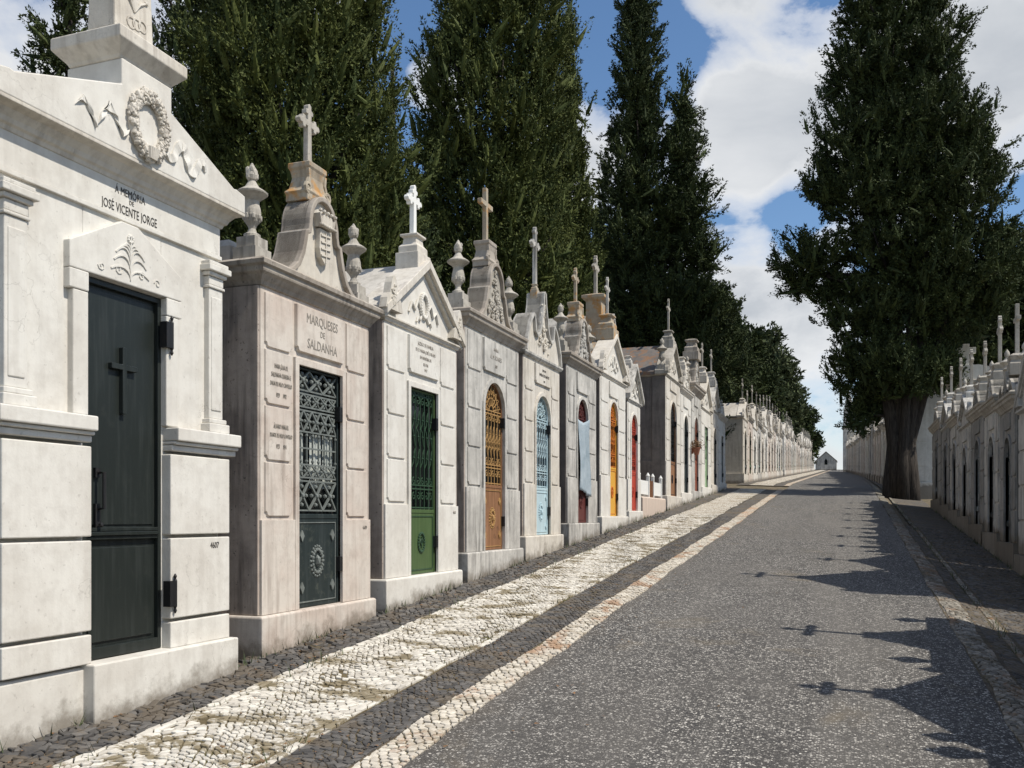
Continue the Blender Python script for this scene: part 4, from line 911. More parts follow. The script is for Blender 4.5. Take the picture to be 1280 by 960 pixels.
# ------------------------------------------------------------------ simpler tombs for the distance and the shaded right row
DOORS = ['iron_dark_green', 'paint_grey', 'paint_mint', 'rust_brown', 'paint_pale_green', 'iron_black', 'paint_burgundy', 'paint_light_blue']
def tomb(X, Y0, Y1, side, hb, hc, ht, kind, wall, trim, door, label, cross_h=.8, D=2.2, group=None, detail=1, dh=None, sidem='stone_side', arched=True, acro_urn=True, rz=None, fs=1.0):
    Yc = (Y0+Y1)/2; hw = (Y1-Y0)/2; G = gz(X, Yc)
    root = thing('mausoleum', label, 'mausoleum', (X, Yc, G), (R(90) if side < 0 else R(-90)) if rz is None else rz, group)
    dx = min(.36, hw*.38); d1 = dh or hc-.45
    bm = B(); rings(bm, -hw, hw, 0, D, [(.06, -.5), (.06, hb)]); obj('plinth', bm, wall, root)
    bm = B(); front_wall(bm, hw, hb, hc, dx, hb, d1, 0, .2, arched); box(bm, -hw, hw, .201, D, hb, hc)
    for s in (-1, 1):
        n = 4; h = (hc-.05-hb)/n
        a, c = sorted((s*(dx+.09), s*(hw-.05)))
        for i in range(n): panel(bm, a, c, hb+h*i+.015, hb+h*(i+1)-.012, .022)
    if not arched: box(bm, -dx-.05, dx+.05, -.03, .05, d1+.001, d1+.07)
    else: band(bm, [(p[0], p[1]) for p in arc(0, d1-dx, dx+.06, 0, 180, 10)], .055, -.03, .05)
    for s in (-1, 1): a, c = sorted((s*dx, s*(dx+.06))); box(bm, a, c, -.03, .05, hb+.003, d1-(dx if arched else 0))
    panel(bm, -dx, dx, hc-.30, hc-.05, .03)
    obj('wall', bm, wall, root)
    bm = B(); y = .035; zs = hb+(d1-hb)*.36; top = d1-(dx if arched else .02)
    box(bm, -dx, dx, y, y+.03, hb, zs); box(bm, -dx, dx, y, y+.03, top-.02, top+.02)
    box(bm, -dx, -dx+.03, y, y+.03, zs, top); box(bm, dx-.03, dx, y, y+.03, zs, top)
    for i in range(1, 5): box(bm, -dx+2*dx*i/5-.011, -dx+2*dx*i/5+.011, y+.004, y+.02, zs, top if not arched else d1-dx+math.sqrt(max(0, dx*dx-(-dx+2*dx*i/5)**2))-.01)
    for zz in (zs+.18, zs+.5, top-.2): box(bm, -dx, dx, y+.006, y+.018, zz-.014, zz+.014)
    if arched: band(bm, arc(0, top, dx, 0, 180, 10), .03, y, y+.03)
    ball(bm, 0, y-.005, (hb+zs)/2, .07, 1, .8, 1.2)
    dr = obj('door', bm, door, root)
    bm = B(); box(bm, -dx, dx, y+.06, y+.08, zs, d1-.01 if not arched else top+dx*.85); obj('glass', bm, 'door_void', dr)
    hinge(dr, dx, d1-.5, -.02, .15, 1.3); hinge(dr, dx, hb+.35, -.02, .15, 1.3)
    if kind == 'gable':
        bm = B(); rings(bm, -hw, hw, 0, D, [(0, hc), (.05, hc+.03), (.05, hc+.06), (0, hc+.07)]); obj('cornice', bm, trim, root)
        gable(root, hw, ht-hc, hc+.07, D, wall, trim, 'roof_slab', .07, relief=False, acro=acro_urn); zp = ht+.1
    else:
        bm = B(); rings(bm, -hw, hw, 0, D, [(o, hc+h) for o, h in CORN]); obj('cornice', bm, trim, root)
        zz = hc+.225; shaped_pediment(root, hw*(.72 if kind == 'curved' else .95), ht-zz, zz-.003, -.03, .2, wall, trim, kind, 'leaf' if detail else None, int(Yc*10))
        add_flat_roof(root, hw, zz-.01, D)
        if acro_urn:
            for s in (-1, 1): urn(root, s*(hw-.1), .12, zz, .72, .2, n=10, flame=False)
        zp = ht
    if kind == 'gable' and fs > 1:
        for s in (-1, 1): urn(root, s*(hw-.08), .10, hc+.09, .6, .26, n=10, flame=False)
    pedestal(root, 0, .12, zp, [(.15*fs, .12*fs, -.08), (.15*fs, .12*fs, .10*fs), (.10*fs, .09*fs, .15*fs), (.14*fs, .12*fs, .22*fs), (.06*fs, .06*fs, .26*fs)], trim)
    if cross_h: cross(root, 0, .12, zp+.24*fs, cross_h*(1 if fs == 1 else 1.12), cross_h*.5, .06 if fs == 1 else .062, 'bud' if kind != 'ogee' else 'plain', 'stone_urn')
    return root

GR = 'mausoleums lining the right side of the street'
rr = [  # X0, Y0, Y1, kind, cornice, top, cross, wall, door, label
 (30.1, 27.3, 'curved', 2.30, 2.85, .62, 'marble_grey', 'paint_grey', 'grey mausoleum in the shaded right row, right in front of the large gabled tomb'),
 (27.2, 25.1, 'gable', 2.30, 2.85, .62, 'marble_grey', 'iron_dark_green', 'gabled mausoleum in shade, second from the far end of the right row'),
 (25.0, 23.1, 'curved', 2.35, 2.95, .65, 'marble_cream', 'iron_black', 'cream mausoleum in shade, third from the far end of the right row'),
 (23.0, 21.1, 'gable', 2.25, 2.80, .70, 'marble_white', 'iron_black', 'white gabled mausoleum in shade with a wide black door, mid right row'),
 (20.95, 19.0, 'curved', 2.40, 2.95, .62, 'marble_grey', 'paint_grey', 'grey mausoleum in shade with closed grey door and projecting dark cornice, mid right row'),
 (19.0-.0, 17.25, 'curved', 2.45, 3.05, .75, 'marble_white', 'iron_black', 'white mausoleum in shade with tall narrow black arched door, third from the right edge'),
 (17.15, 15.6, 'ogee', 2.42, 3.05, .72, 'marble_grey', 'iron_dark_green', 'grey mausoleum in shade with green glazed arched door, second from the right edge'),
 (15.4, 13.3, 'gable', 2.40, 3.20, .70, 'marble_white', 'paint_grey', 'white gabled mausoleum cut by the right edge of the photo'),
 (13.2, 11.3, 'gable', 2.95, 4.1, 1.0, 'marble_white', 'iron_black', 'tall white gabled mausoleum of the right row, nearer than the one at the right edge'),
 (9.75, 7.75, 'curved', 2.25, 3.15, 1.0, 'marble_grey', 'iron_dark_green', 'grey mausoleum of the right row beyond a narrow gap, close to the camera'),
 (7.65, 5.75, 'gable', 2.25, 3.0, .72, 'marble_cream', 'rust_brown', 'cream gabled mausoleum of the right row, level with the white nearest one on the left'),
 (5.65, 3.75, 'curved', 2.25, 2.85, .55, 'marble_white', 'paint_grey', 'white mausoleum of the right row, right beside the camera'),
 (3.65, 1.7, 'gable', 2.40, 3.0, .55, 'marble_grey', 'iron_black', 'grey gabled mausoleum of the right row, level with the camera'),
]
for (a, b_, kind, hc, ht, ch, wall, door, lab) in rr:
    wall = {'marble_grey': 'marble_shade', 'marble_cream': 'marble_grey', 'marble_white': 'marble_grey'}[wall]  # each wall takes a darker marble, painting the row's shade into its colour
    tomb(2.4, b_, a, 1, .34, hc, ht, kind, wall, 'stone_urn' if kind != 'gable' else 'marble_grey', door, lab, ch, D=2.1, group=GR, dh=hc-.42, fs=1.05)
# big gabled tomb behind the cypress: its flank gable looks down the street
def big_tomb():
    X, Y = 2.25, 35.6; G = gz(X, Y+1.5)
    r_ = thing('mausoleum', 'large pale mausoleum with a plain cross on its gable, behind the big cypress trunk', 'mausoleum', (X+1.65, Y, G), 0, GR)
    bm = B(); rings(bm, -1.65, 1.65, 0, 3, [(.08, -.6), (.08, .42), (.05, .45)]); obj('plinth', bm, 'limewash', r_)
    bm = B(); box(bm, -1.65, 1.65, 0, 3, .45, 3.6)
    for z0, z1 in ((.47, .98), (1.0, 1.85), (1.87, 2.7), (2.72, 3.55)):
        for s in (-1, 1): a, c = sorted((s*1.25, s*1.67)); box(bm, a, c, -.02, .3, z0, z1-.015)
    obj('wall', bm, 'limewash', r_, bevel=.006)
    bm = B(); rings(bm, -1.65, 1.65, 0, 3, [(0, 3.6), (.03, 3.62), (.08, 3.74), (.20, 3.86), (.20, 3.95), (.1, 3.98)]); obj('cornice', bm, 'stone_urn', r_)
    bm = B(); prism(bm, [(-1.7, 3.98), (1.7, 3.98), (1.7, 4.15), (.4, 4.50), (-.4, 4.50), (-1.1, 4.2), (-1.3, 4.18), (-1.38, 4.42), (-1.55, 4.55), (-1.7, 4.5)], -.05, 2.9); obj('pediment', bm, 'limewash', r_)
    cross(r_, 0, .1, 4.49, .75, .62, .2, 'plain', 'limewash')
    bm = B()
    box(bm, -1.72, -1.651, .95, 2.05, .45, 3.0); obj('door', bm, 'iron_black', r_)
big_tomb()
# second block on the left: narrow tombs climbing to the distance
kinds = ['gable', 'curved', 'gable', 'ogee', 'curved']
walls = ['marble_cream', 'marble_pink', 'marble_white', 'marble_grey', 'marble_cream', 'marble_white', 'marble_pink']
cn = {'marble_cream': 'cream', 'marble_pink': 'pinkish', 'marble_white': 'white', 'marble_grey': 'grey'}
dn = {'iron_dark_green': 'dark green', 'paint_grey': 'grey', 'paint_mint': 'mint green', 'rust_brown': 'rusty brown', 'paint_pale_green': 'pale green', 'iron_black': 'black', 'paint_burgundy': 'burgundy', 'paint_light_blue': 'light blue'}
kn = {'gable': 'triangular pediment', 'curved': 'curved pediment', 'ogee': 'pointed pediment'}
ordn = ['first', 'second', 'third', 'fourth', 'fifth', 'sixth', 'seventh', 'eighth', 'ninth', 'tenth', 'eleventh', 'twelfth', 'thirteenth', 'fourteenth', 'fifteenth', 'sixteenth', 'seventeenth', 'eighteenth', 'nineteenth', 'twentieth'] + ['twenty-'+q for q in ['first', 'second', 'third', 'fourth', 'fifth', 'sixth', 'seventh', 'eighth', 'ninth']]+['thirtieth']+['thirty-'+q for q in ['first', 'second', 'third', 'fourth', 'fifth', 'sixth', 'seventh', 'eighth', 'ninth']]+['fortieth', 'forty-first', 'forty-second']
protos = {}
def copy_tree(o, parent=None):
    c = o.copy(); COL.objects.link(c)
    if parent: c.parent = parent
    for ch in list(o.children): copy_tree(ch, c)
    return c
Y = 41.3; i = 0; rg = random.Random(3)
GL = 'mausoleums of the distant left row'
while Y < 132:
    w = rg.choice((2.0, 2.3, 2.15)); k = i % 5; wl_ = walls[i % 7]; dr_ = DOORS[(i*3+1) % 8]
    key = (k, wl_, dr_)
    lab = f'{ordn[i]} tomb from the near end of the distant left row, {cn[wl_]}, {dn[dr_]} door'
    if i < 8 or key not in protos:
        r_ = tomb(-4.3, Y, Y+w-.04, -1, .35, 2.35+.7*rg.random(), 3.35+.5*rg.random(), kinds[k], wl_, 'stone_urn' if k % 2 else 'marble_cream', dr_, lab, .65+.25*rg.random(), group=GL, detail=0)
        protos[key] = r_
    else:
        r_ = copy_tree(protos[key]); r_['label'] = lab; r_.location = (-4.3, Y+w/2, gz(-4.3, Y+w/2))
    if i == 11: Y += 1.6
    Y += w; i += 1
# second block on the right, bearing a little to the left
Y = 43.5; i = 0; GD = 'mausoleums of the distant right row'
while Y < 118:
    X = 1.9-.0275*(Y-43.5); w = rg.choice((2.2, 2.5, 2.3)); wl_ = walls[(i+2) % 7]; dr_ = DOORS[(i*5+2) % 8]; k = (i+1) % 5
    lab = f'{ordn[i]} tomb from the near end of the distant right row, {cn[wl_]}, {dn[dr_]} door'
    big = i == 7
    key = ('r', k, wl_, dr_)
    if big:
        r_ = tomb(X, Y, Y+3.2, 1, .4, 3.6, 5.0, 'gable', 'marble_grey', 'marble_grey', 'iron_black', 'tall gabled mausoleum with statue and pinnacles rising above the distant right row', 0, D=3, group=GD, detail=0)
        bm = B(); lathe(bm, [(.3, 0), (.22, .3), (.28, .8), (.20, 1.3), (.1, 1.5), (.14, 1.65), (.12, 1.8), (.02, 1.9)], 0, .3, 5.3, 10); obj('statue', bm, 'stone_urn', r_)
        for s in (-1, 1): bm = B(); lathe(bm, [(.16, 0), (.16, .9), (.22, .95), (.12, 1.1), (.02, 2.0)], s*1.5, .2, 3.7, 8); obj('pinnacle', bm, 'marble_grey', r_)
        w = 3.3
    elif key in protos: r_ = copy_tree(protos[key]); r_['label'] = lab; r_.location = (X, Y+w/2, gz(X, Y+w/2))
    else: r_ = tomb(X, Y, Y+w-.04, 1, .35, 2.6+.3*rg.random(), 3.3+.2*rg.random(), kinds[k], wl_, 'stone_urn', dr_, lab, .6+.3*rg.random(), group=GD, detail=0); protos[key] = r_
    Y += w; i += 1
# closing buildings at the top of the street
def chapel(X, Y, hw, hc, ht, label):
    G = gz(X, Y); r_ = thing('chapel', label, 'chapel', (X, Y, G), 0)
    bm = B(); box(bm, -hw, hw, 0, 4, -.5, hc); prism(bm, [(-hw, hc), (hw, hc), (0, ht)], 0, 4); obj('wall', bm, 'marble_grey', r_)
    bm = B(); prism(bm, [(-.22, hc-.6), (.22, hc-.6), (.22, hc), (0, hc+.35), (-.22, hc)], -.03, .02); obj('window', bm, 'door_void', r_)
    bm = B(); band(bm, [(hw+.1, hc-.05), (0, ht+.12), (-hw-.1, hc-.05)], .1, -.1, 4.1); obj('roof', bm, 'roof_dark', r_)
chapel(-3.0, 146, 1.5, 1.4, 2.7, 'small gabled grey chapel with a pointed window closing the top of the street')
sp = thing('spire', 'tall pale pointed spire rising behind the distant right row', 'spire', (.15, 121, gz(0, 121)))
bm = B(); rings(bm, -.65, .65, -.65, .65, [(0, -.5), (0, 5.2), (.10, 5.3), (.10, 5.5), (-.02, 5.6)]); obj('tower', bm, 'marble_grey', sp)
bm = B(); lathe(bm, [(.65, 0), (.60, 1.2), (.50, 2.4), (.33, 3.5), (.13, 4.3), (.02, 4.9)], 0, 0, 5.6, 12); obj('spire_cap', bm, 'marble_grey', sp)
for k in range(3): bm = B(); box(bm, -.14, .14, -.675, -.66, 1.4+1.4*k, 2.1+1.4*k); obj('window', bm, 'door_void', sp)

# ------------------------------------------------------------------ trees
def crown_mesh(blobs, clump, nclump, per, leaf, seed, core=.62, up=1.5, leafz=1.7, fray=.10):
    """foliage as many small sprays: blobs = (x, y, z, rx, rz); returns verts, tris"""
    rg = np.random.default_rng(seed); C_ = []
    area = np.array([b_[3]*b_[4] for b_ in blobs]); cnt = (area/area.sum()*nclump).astype(int)+3
    for bi, (b_, n) in enumerate(zip(blobs, cnt)):
        x, y, z, rx, rz = b_
        d = rg.normal(0, 1, (n, 3)); d /= np.linalg.norm(d, axis=1, keepdims=True)
        a = np.arctan2(d[:, 1], d[:, 0]); lump = 1+.10*np.sin(3*a+bi*1.7+4*d[:, 2])+.08*np.sin(7*a-5*d[:, 2]*rz)+rg.normal(0, fray, n)
        rad = lump*(rg.uniform(.60, 1.0, n)**.5)
        p = np.array([x, y, z])+d*rad[:, None]*np.array([rx, rx, rz]); kf = 2.3/clump
        f_ = np.sin(kf*p[:, 0]+1.3+np.sin(kf*.6*p[:, 2]))*np.sin(kf*p[:, 1]+.7*p[:, 2])+.7*np.sin(kf*.62*p[:, 2]+1.5*np.sin(kf*.5*p[:, 0]+kf*.4*p[:, 1]))
        p = p+d*(f_*.30*clump)[:, None]*np.array([1, 1, .5])
        keep = (f_ > -.75) | (rg.random(n) < .35)
        for bj, q in enumerate(blobs):
            if bj != bi:
                e = (((p-np.array(q[:3]))/np.array([q[3], q[3], q[4]]))**2).sum(1); keep &= e > .42
        C_.append(np.concatenate([p[keep], d[keep]], 1))
    C_ = np.concatenate(C_); n = len(C_); P, D_ = C_[:, :3], C_[:, 3:]
    s = clump*rg.uniform(.45, 1.35, n)
    axis = D_*.75+np.array([0, 0, up])*rg.uniform(.3, 1.1, (n, 1))+rg.normal(0, .38, (n, 3)); axis /= np.linalg.norm(axis, axis=1, keepdims=True)
    # leaves clothe a small tapering tuft
    u_ = np.cross(axis, rg.normal(0, 1, (n, 3))); u_ /= np.linalg.norm(u_, axis=1, keepdims=True); w_ = np.cross(axis, u_)
    tuft = lambda q: .30*np.sin(np.pi*np.clip(q, 0, 1)**.62)**.8+.015
    t_ = rg.random((n, per)); an = rg.uniform(0, 2*np.pi, (n, per)); rr = tuft(t_)*rg.uniform(.35, 1.25, (n, per))
    off = u_[:, None]*np.cos(an)[..., None]+w_[:, None]*np.sin(an)[..., None]
    lp = P[:, None]+axis[:, None]*((t_-.4)*1.5)[..., None]*s[:, None, None]+off*(rr*s[:, None])[..., None]
    lp = lp.reshape(-1, 3); m_ = len(lp)
    l = leaf*rg.uniform(.6, 1.5, (m_, 1))
    ax = np.repeat(axis, per, 0)*1.1+off.reshape(-1, 3)*.75+rg.normal(0, .5, (m_, 3)); ax /= np.linalg.norm(ax, axis=1, keepdims=True)
    sd_ = np.cross(ax, rg.normal(0, 1, (m_, 3))); sd_ /= np.linalg.norm(sd_, axis=1, keepdims=True)
    V = np.stack([lp-sd_*l*.55, lp+sd_*l*.55, lp+ax*l*leafz], 1).reshape(-1, 3); F = np.arange(3*m_).reshape(-1, 3)
    tv = []; K = 5; hs = [.0, .18, .45, .75, 1.0]
    for hh_ in hs:
        for k in range(K):
            a = 2*np.pi*k/K; q_ = float(tuft(np.array(hh_)))*.36
            tv.append(P+axis*((hh_*.72-.38)*1.5*s)[:, None]+(u_*math.cos(a)+w_*math.sin(a))*(q_*s)[:, None]*rg.uniform(.8, 1.15, (n, 1)))
    TV = np.stack(tv, 1); tf = []
    for j in range(len(hs)-1):
        for k in range(K): a0, a1 = j*K+k, j*K+(k+1) % K; tf += [(a0, a1, a1+K), (a0, a1+K, a0+K)]
    F = np.concatenate([F, (len(V)+np.arange(n)*K*len(hs))[:, None, None].repeat(len(tf), 1).reshape(n, len(tf), 1).astype(int)+np.array(tf)[None]], axis=0) if False else np.concatenate([F, ((len(V)+np.arange(n)*K*len(hs))[:, None, None]+np.array(tf)[None]).reshape(-1, 3)])
    V = np.concatenate([V, TV.reshape(-1, 3)])
    # larger sprays deep inside the crown
    if core > 0:
        vols = area/area.sum(); m2_ = (vols*nclump*10).astype(int)+20; LV = []
        for b_, n_ in zip(blobs, m2_):
            d = rg.normal(0, 1, (n_, 3)); d /= np.linalg.norm(d, axis=1, keepdims=True)
            p = np.array(b_[:3])+d*(rg.uniform(.25, 1, (n_, 1))**.5)*core*1.12*np.array([b_[3], b_[3], b_[4]])
            T = rg.normal(0, 1, (n_, 3, 3)); T /= np.linalg.norm(T, axis=2, keepdims=True)
            LV.append((p[:, None]+T*leaf*rg.uniform(1.2, 3.2, (n_, 1, 1))).reshape(-1, 3))
        LV = np.concatenate(LV); F = np.concatenate([F, len(V)+np.arange(len(LV)).reshape(-1, 3)]); V = np.concatenate([V, LV])
    return V, F
def tree(name, label, X, Y, blobs, clump, n, per, leaf, seed, mat, stems, core=.62, up=1.5, group='cypresses behind the left row', fray=.10, limbs=14):
    G = gz(X, Y)-.05; r_ = thing(name, label, 'tree', (X, Y, G), 0, group)
    bl = [(x, y, z, rx, rz) for x, y, z, rx, rz in blobs]
    V, F = crown_mesh(bl, clump, n, per, leaf, seed, core, up, fray=fray)
    o = obj('crown', ([], []), mat, r_); fill(o.data, V, F, None)
    bm = B()
    for st in stems: tube(bm, [(q[0]*.82, q[1], q[2]) for q in st['p']], st['r'], 9, st.get('r2', st['r']*.3))
    rg = random.Random(seed)
    for k in range(limbs):
        b_ = rg.choice(bl); a = rg.random()*6.28; st = stems[0]['p']; z0 = max(.8, b_[2]-b_[4]*.5)
        p1 = (b_[0]+b_[3]*.85*math.cos(a), b_[1]+b_[3]*.85*math.sin(a), z0+b_[3]*.9)
        f_ = min(1, z0/st[-1][2]); p0 = (st[0][0]+(st[-1][0]-st[0][0])*f_, st[0][1]+(st[-1][1]-st[0][1])*f_, z0)
        tube(bm, [p0, ((p0[0]+p1[0])/2, (p0[1]+p1[1])/2, (p0[2]+p1[2])/2-.1), p1], .07, 5, .02)
    obj('trunk', bm, 'bark', r_, smooth=True)
    return r_
def spindle(H, r, z0, top=1.0, n=7, lean=(0, 0), seed=0):
    """stack of overlapping ellipsoids following a cypress outline"""
    rg = random.Random(seed); out = []
    for i in range(n):
        f = (i+.5)/n; rad = r*(math.sin(PI*min(1, (.22+f*.83)))**.75 if f > .3 else (.80+.2*f/.3)); rad = max(rad, .14*r)
        out.append((lean[0]*f+rg.uniform(-.12, .12)*r, lean[1]*f+rg.uniform(-.12, .12)*r, z0+(H-z0)*f, rad, (H-z0)/n*1.05))
    return out
st1 = lambda H, r=.28: [dict(p=[(0, 0, -.3), (0.05, 0, H*.4), (0, 0.05, H*.93)], r=r, r2=.04)]
# nearest group, behind the first tombs
tree('cypress_tree', 'dense sunlit cypress towering behind the shield-crested mausoleum and the green-door one', -8.75, 13.6, spindle(13.2, 1.85, .8, n=8, seed=1), .40, 5200, 80, .027, 21, 'foliage_cypress', st1(13), core=.80, up=1.8)
tree('cypress_tree', 'dark thin-crowned cypress behind the nearest mausoleum, sky showing through it', -12.3, 15.6, spindle(16, 1.55, 1.5, n=7, seed=2), .40, 1700, 64, .034, 22, 'foliage_dark', st1(15), core=.38, up=1.3, fray=.2)
tree('pine_tree', 'dark ragged tree showing its top at the upper left corner of the photo', -10.4, 10.1, [(-.05, 0, 4.6, .95, 1.3), (.2, .2, 6.1, .75, .8), (-.3, -.1, 6.6, .5, .6), (-.1, 0, 7.5, .36, .7), (.0, 0, 8.4, .2, .6), (.35, .2, 5.3, .7, .6)], .26, 900, 60, .026, 23, 'foliage_dark', st1(8.5, .2), core=.45, up=.6, fray=.2)
tree('cypress_tree', 'broad cypress behind the mausoleums with the brown-gold and light blue doors', -8.9, 23.1, spindle(20.5, 2.15, .8, n=9, seed=3), .54, 4800, 76, .036, 24, 'foliage_cypress', st1(19), core=.80, up=1.5)
tree('cypress_tree', 'bushy cypress filling the gap between the two broad cypresses', -10.2, 19.6, spindle(8.2, 1.9, .8, n=5, seed=13), .5, 1500, 64, .038, 34, 'foliage_dark', st1(12), core=.7, up=1.5)
tree('cypress_tree', 'slender pointed cypress standing just right of the broad one', -8.0, 26.8, spindle(14.4, .95, .8, n=9, seed=4), .40, 2000, 56, .038, 25, 'foliage_cypress', st1(15), core=.65, up=2.2)
# tall twin-leader tree
bl = [(-.35, 0, 19.5, .62, 1.8), (-.3, 0, 17.0, .85, 1.9), (-.3, .2, 14.5, 1.05, 1.9), (-.5, 0, 12.0, 1.35, 1.8), (.0, .1, 9.6, 1.8, 1.8), (1.55, 0, 14.8, .42, 1.2), (1.5, 0, 12.9, .8, 1.3), (1.6, 0, 10.8, 1.05, 1.4), (2.2, .1, 9.1, .8, .8), (.2, 0, 6.8, 2.2, 1.9), (1.2, .4, 5.0, 2.2, 1.9), (-.6, 0, 4.2, 2.1, 1.9), (.4, 0, 2.4, 2.2, 1.8), (2.1, .2, 7.2, 1.1, 1.0), (-.3, 0, 22.0, .4, 1.5)]
tree('cypress_tree', 'very tall cypress with twin leaders against the clouds, left of the centre', -7.6, 36.3, bl, .50, 4600, 60, .047, 26, 'foliage_dark', [dict(p=[(0, 0, -.3), (-.2, 0, 10), (-.35, 0, 22)], r=.35, r2=.05), dict(p=[(.2, 0, 3), (1.0, 0, 9), (1.5, 0, 14.5)], r=.16, r2=.04)], core=.55, up=1.1, fray=.18)
bl = [(0, 0, 9.6, .8, 1.3), (.3, 0, 7.6, 1.7, 1.6), (-.9, 0, 6.2, 2.0, 1.6), (1.5, .3, 5.6, 1.8, 1.4), (0, 0, 3.6, 2.7, 2.0), (2.4, 0, 6.9, .8, .6), (1.7, 0, 8.3, .7, .5)]
tree('cypress_tree', 'wide dark tree with ragged side branches above the end of the near left row', -8.0, 48.5, bl, .6, 2600, 48, .058, 27, 'foliage_dark', st1(9, .3), core=.55, up=.8, fray=.2)
bl = [(0, 0, 11.4, 1.0, 1.3), (-.6, 0, 9.6, 1.9, 1.5), (1.0, 0, 8.6, 1.9, 1.5), (0, 0, 6.2, 3.0, 2.2), (2.2, 0, 6.0, 1.6, 1.5), (0, 0, 3.4, 2.8, 2.0)]
tree('cypress_tree', 'rounded dark tree above the distant left row, its trunk hidden', -8.0, 62, bl, .6, 1700, 26, .13, 28, 'foliage_dark', st1(11, .3), core=.6, up=.8, fray=.18)
bl = [(-.2, 0, 11.2, 1.0, 1.5), (.4, 0, 8.8, 2.0, 1.8), (-1.2, 0, 7.0, 2.0, 1.6), (1.3, 0, 5.8, 1.8, 2.0), (0, 0, 3.9, 1.9, 1.9)]
tree('cypress_tree', 'farthest loose-crowned tree beyond the distant left row, beside the strip of pale sky', -6.6, 84, bl, .7, 1300, 24, .16, 29, 'foliage_far', st1(11, .3), core=.5, up=.8, fray=.2)
tree('cypress_tree', 'small dark tree at the top end of the street', -5.7, 126, [(0, 0, 6.0, 1.7, 2.2), (0, 0, 3.5, 2.2, 2.2)], .8, 500, 20, .22, 30, 'foliage_dark', st1(6, .3), core=.5, up=.8)
# filler trees of the wood behind the left row
for k, (x, y, H, r, s_) in enumerate([(-14.5, 19, 8.5, 2.3, 41), (-13, 27, 10, 2.6, 42), (-12, 33, 11, 2.6, 43), (-11, 41, 12, 2.7, 44), (-9.4, 30.5, 8.5, 2.2, 47), (-12, 52, 11, 3.0, 45)]):
    where = ['behind the thin-crowned cypress at the left', 'behind the broad cypress', 'left of the tall twin-leader cypress', 'behind the tall twin-leader cypress', 'low in front of the tall twin-leader cypress', 'between the ragged and the rounded dark trees'][k]
    tree('cypress_tree', f'dark cypress standing {where}', x, y, spindle(H, r, .8, n=6, seed=s_), .6, 900, 26, .11, s_, 'foliage_dark', st1(H-.5), core=.7, up=1.3)
# the great cypress on the right pavement
H = 1.0
bl = [(-.75, 0, 19.2, .75, 1.7), (-.7, 0, 17.0, 1.15, 1.8), (.95, .1, 16.9, .55, 1.5), (.75, 0, 14.9, 1.15, 1.8), (-.9, 0, 14.6, 1.45, 1.7), (-1.3, 0, 12.4, 1.55, 1.4), (.6, .3, 12.4, 1.9, 1.8), (1.8, 0, 12.0, 1.0, 1.1), (-.6, 0, 10.4, 1.9, 1.5), (1.45, 0, 10.2, 1.6, 1.4), (2.6, .2, 11.2, .6, .45),
      (-2.9, 0, 8.5, 1.15, .75), (-3.4, .1, 7.9, .7, .6), (-2.3, .2, 7.4, .7, .6), (0, .4, 8.2, 1.9, 1.6), (1.7, .3, 7.8, 1.7, 1.4), (2.75, .3, 7.6, 1.0, .8), (-1.0, 0, 6.2, 1.35, 1.3), (.8, .3, 6.3, 1.5, 1.1), (-1.35, .1, 4.7, .9, .8), (2.4, .4, 6.4, 1.0, .7), (-.9, .3, 3.5, .7, .5), (-1.1, .2, 3.9, .75, .6), (-1.25, .1, 3.1, .55, .6), (.2, -.8, 4.1, .8, .7), (1.25, -.3, 4.2, .65, .6), (-.5, -.8, 4.6, .9, .7), (.7, .5, 4.7, 1.0, .7), (2.9, .5, 8.9, .7, .45), (-2.5, 0, 11.0, .8, .6)]
fan = [dict(p=[(0, 0, -.3), (0, 0, 2.0), (-.25, 0, 7), (-.6, 0, 19)], r=.36, r2=.05), dict(p=[(.16, -.05, -.3), (.2, -.05, 1.6), (.75, 0, 5), (1.0, 0, 10), (.9, 0, 17)], r=.28, r2=.04), dict(p=[(-.2, -.08, -.3), (-.22, -.08, 1.8), (-.65, 0, 4.5), (-1.1, 0, 8), (-1.2, 0, 12)], r=.32, r2=.04),
       dict(p=[(.3, .1, -.2), (.38, 0, 2.0), (1.3, .1, 4.8), (2.2, .1, 8)], r=.24, r2=.04), dict(p=[(.05, -.3, -.2), (.05, -.28, 1.4), (.3, -.2, 5), (.3, 0, 9)], r=.24, r2=.05), dict(p=[(-.35, -.1, -.3), (-.42, -.05, .4), (-.28, 0, 2)], r=.30, r2=.2), dict(p=[(.42, -.1, -.3), (.46, -.05, .5), (.34, 0, 2.2)], r=.28, r2=.16),
       dict(p=[(-.9, 0, 6), (-1.9, 0, 7.4), (-3.1, 0, 8.0)], r=.11, r2=.03), dict(p=[(-.6, 0, 4.8), (-1.5, 0, 6.4), (-2.5, .1, 7.2)], r=.07, r2=.02), dict(p=[(-1.3, 0, 5.6), (-2.0, 0, 6.1), (-2.6, .1, 6.0)], r=.04, r2=.015)]
tree('cypress_tree', 'huge twin-topped cypress with fluted trunk standing at the right edge of the road', 1.72, 34.0, bl, .48, 6400, 66, .042, 31, 'foliage_dark', fan, core=.42, up=1.3, group=None, fray=.16, limbs=26)
tree('cypress_tree', 'dark tree behind the shaded right row, near the right edge of the photo', 6.3, 41.0, [(0, 0, 8.9, 1.0, 1.0), (-.3, 0, 7.4, 2.0, 1.6), (.6, 0, 5.2, 2.6, 2.1), (-1.6, 0, 4.8, 2.0, 1.8), (1.5, 0, 6.8, 1.3, 1.2)], .5, 1200, 28, .09, 32, 'foliage_dark', st1(7, .25), core=.62, up=1.0, group='trees behind the right row')
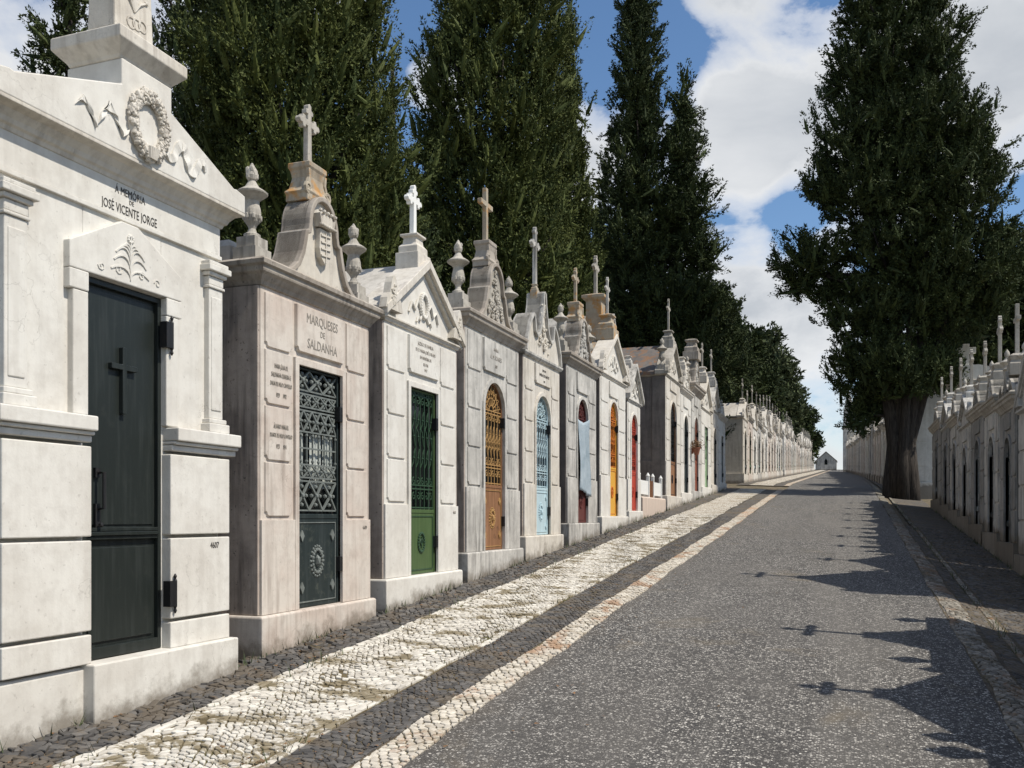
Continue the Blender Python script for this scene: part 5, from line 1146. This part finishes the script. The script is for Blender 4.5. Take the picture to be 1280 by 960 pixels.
tree('cypress_tree', 'dark tree behind the large pale mausoleum with the plain cross', 5.2, 42, [(0, 0, 6.8, 1.6, 1.6), (-.8, 0, 4.6, 2.0, 1.8), (1.4, 0, 4.4, 2.2, 2.0)], .55, 1000, 26, .11, 33, 'foliage_dark', st1(7, .25), core=.62, up=1.0, group='trees behind the right row')
tree('cypress_tree', 'slim dark cypress among the pinnacles of the distant right row', 4.2, 141, [(0, 0, 12, 1.8, 3.0), (0, 0, 8.0, 2.5, 3.0), (0, 0, 4, 2.6, 3)], .6, 450, 22, .15, 35, 'foliage_far', st1(7, .2), core=.6, up=1.6, group='trees behind the right row')

# ------------------------------------------------------------------ needles, dry leaves and weeds
def litter(name, n, spots, size, mat, seed, stand=0.0):
    rg_ = np.random.default_rng(seed); x0, x1, y0, y1, w = zip(*spots); pick = rg_.choice(len(spots), n, p=np.array(w)/sum(w))
    x0, x1, y0, y1 = map(np.array, (x0, x1, y0, y1)); X_ = rg_.uniform(x0[pick], x1[pick]); Y_ = rg_.uniform(y0[pick], y1[pick])
    k_ = (np.sin(X_*3.1+Y_*2.3)+np.sin(Y_*5.1-X_*4)+rg_.normal(0, .8, n)) > .2; X_, Y_ = X_[k_], Y_[k_]; m_ = len(X_)
    P_ = np.stack([X_, Y_, zarr(X_, Y_)+.013], 1); a_ = rg_.uniform(0, 2*np.pi, m_); l_ = size*rg_.uniform(.5, 1.6, m_)
    d_ = np.stack([np.cos(a_), np.sin(a_), rg_.uniform(0, .25, m_)+stand*rg_.uniform(.6, 2.2, m_)], 1)*l_[:, None]; e_ = np.stack([-np.sin(a_), np.cos(a_), rg_.uniform(-.3, .3, m_)], 1)*(l_*(.10 if stand else .32))[:, None]
    V_ = np.stack([P_-e_, P_+e_, P_+d_], 1).reshape(-1, 3); o_ = obj(name, ([], []), mat); fill(o_.data, V_, np.arange(3*m_).reshape(-1, 3), None); tag(o_, kind='stuff'); return o_
o = litter('leaf_litter', 9000, [(-4.28, -3.75, 2, 30, 5), (-2.9, -2.4, 2, 30, 4), (-3.7, -2.9, 2, 30, 1.5), (-2.2, -1.7, 2, 30, 1.2), (-1.7, .9, 2, 30, .6), (.9, 1.5, 2, 30, 3), (1.5, 2.3, 2, 30, 2)], .022, 'dry_flowers', 5)
tag(o, 'scattered dry brown leaves and needles along the gutters', 'leaf litter')
o = litter('weeds', 5200, [(-4.245, -4.19, 2, 34, 3), (-3.80, -3.70, 2, 30, 1), (-2.88, -2.80, 2, 30, 1), (1.3, 1.4, 2, 30, 1.5), (2.26, 2.34, 6, 30, 2)], .035, 'foliage_far', 6, stand=1.0)
tag(o, 'thin green weeds at the wall bases and in the paving joints', 'weeds')
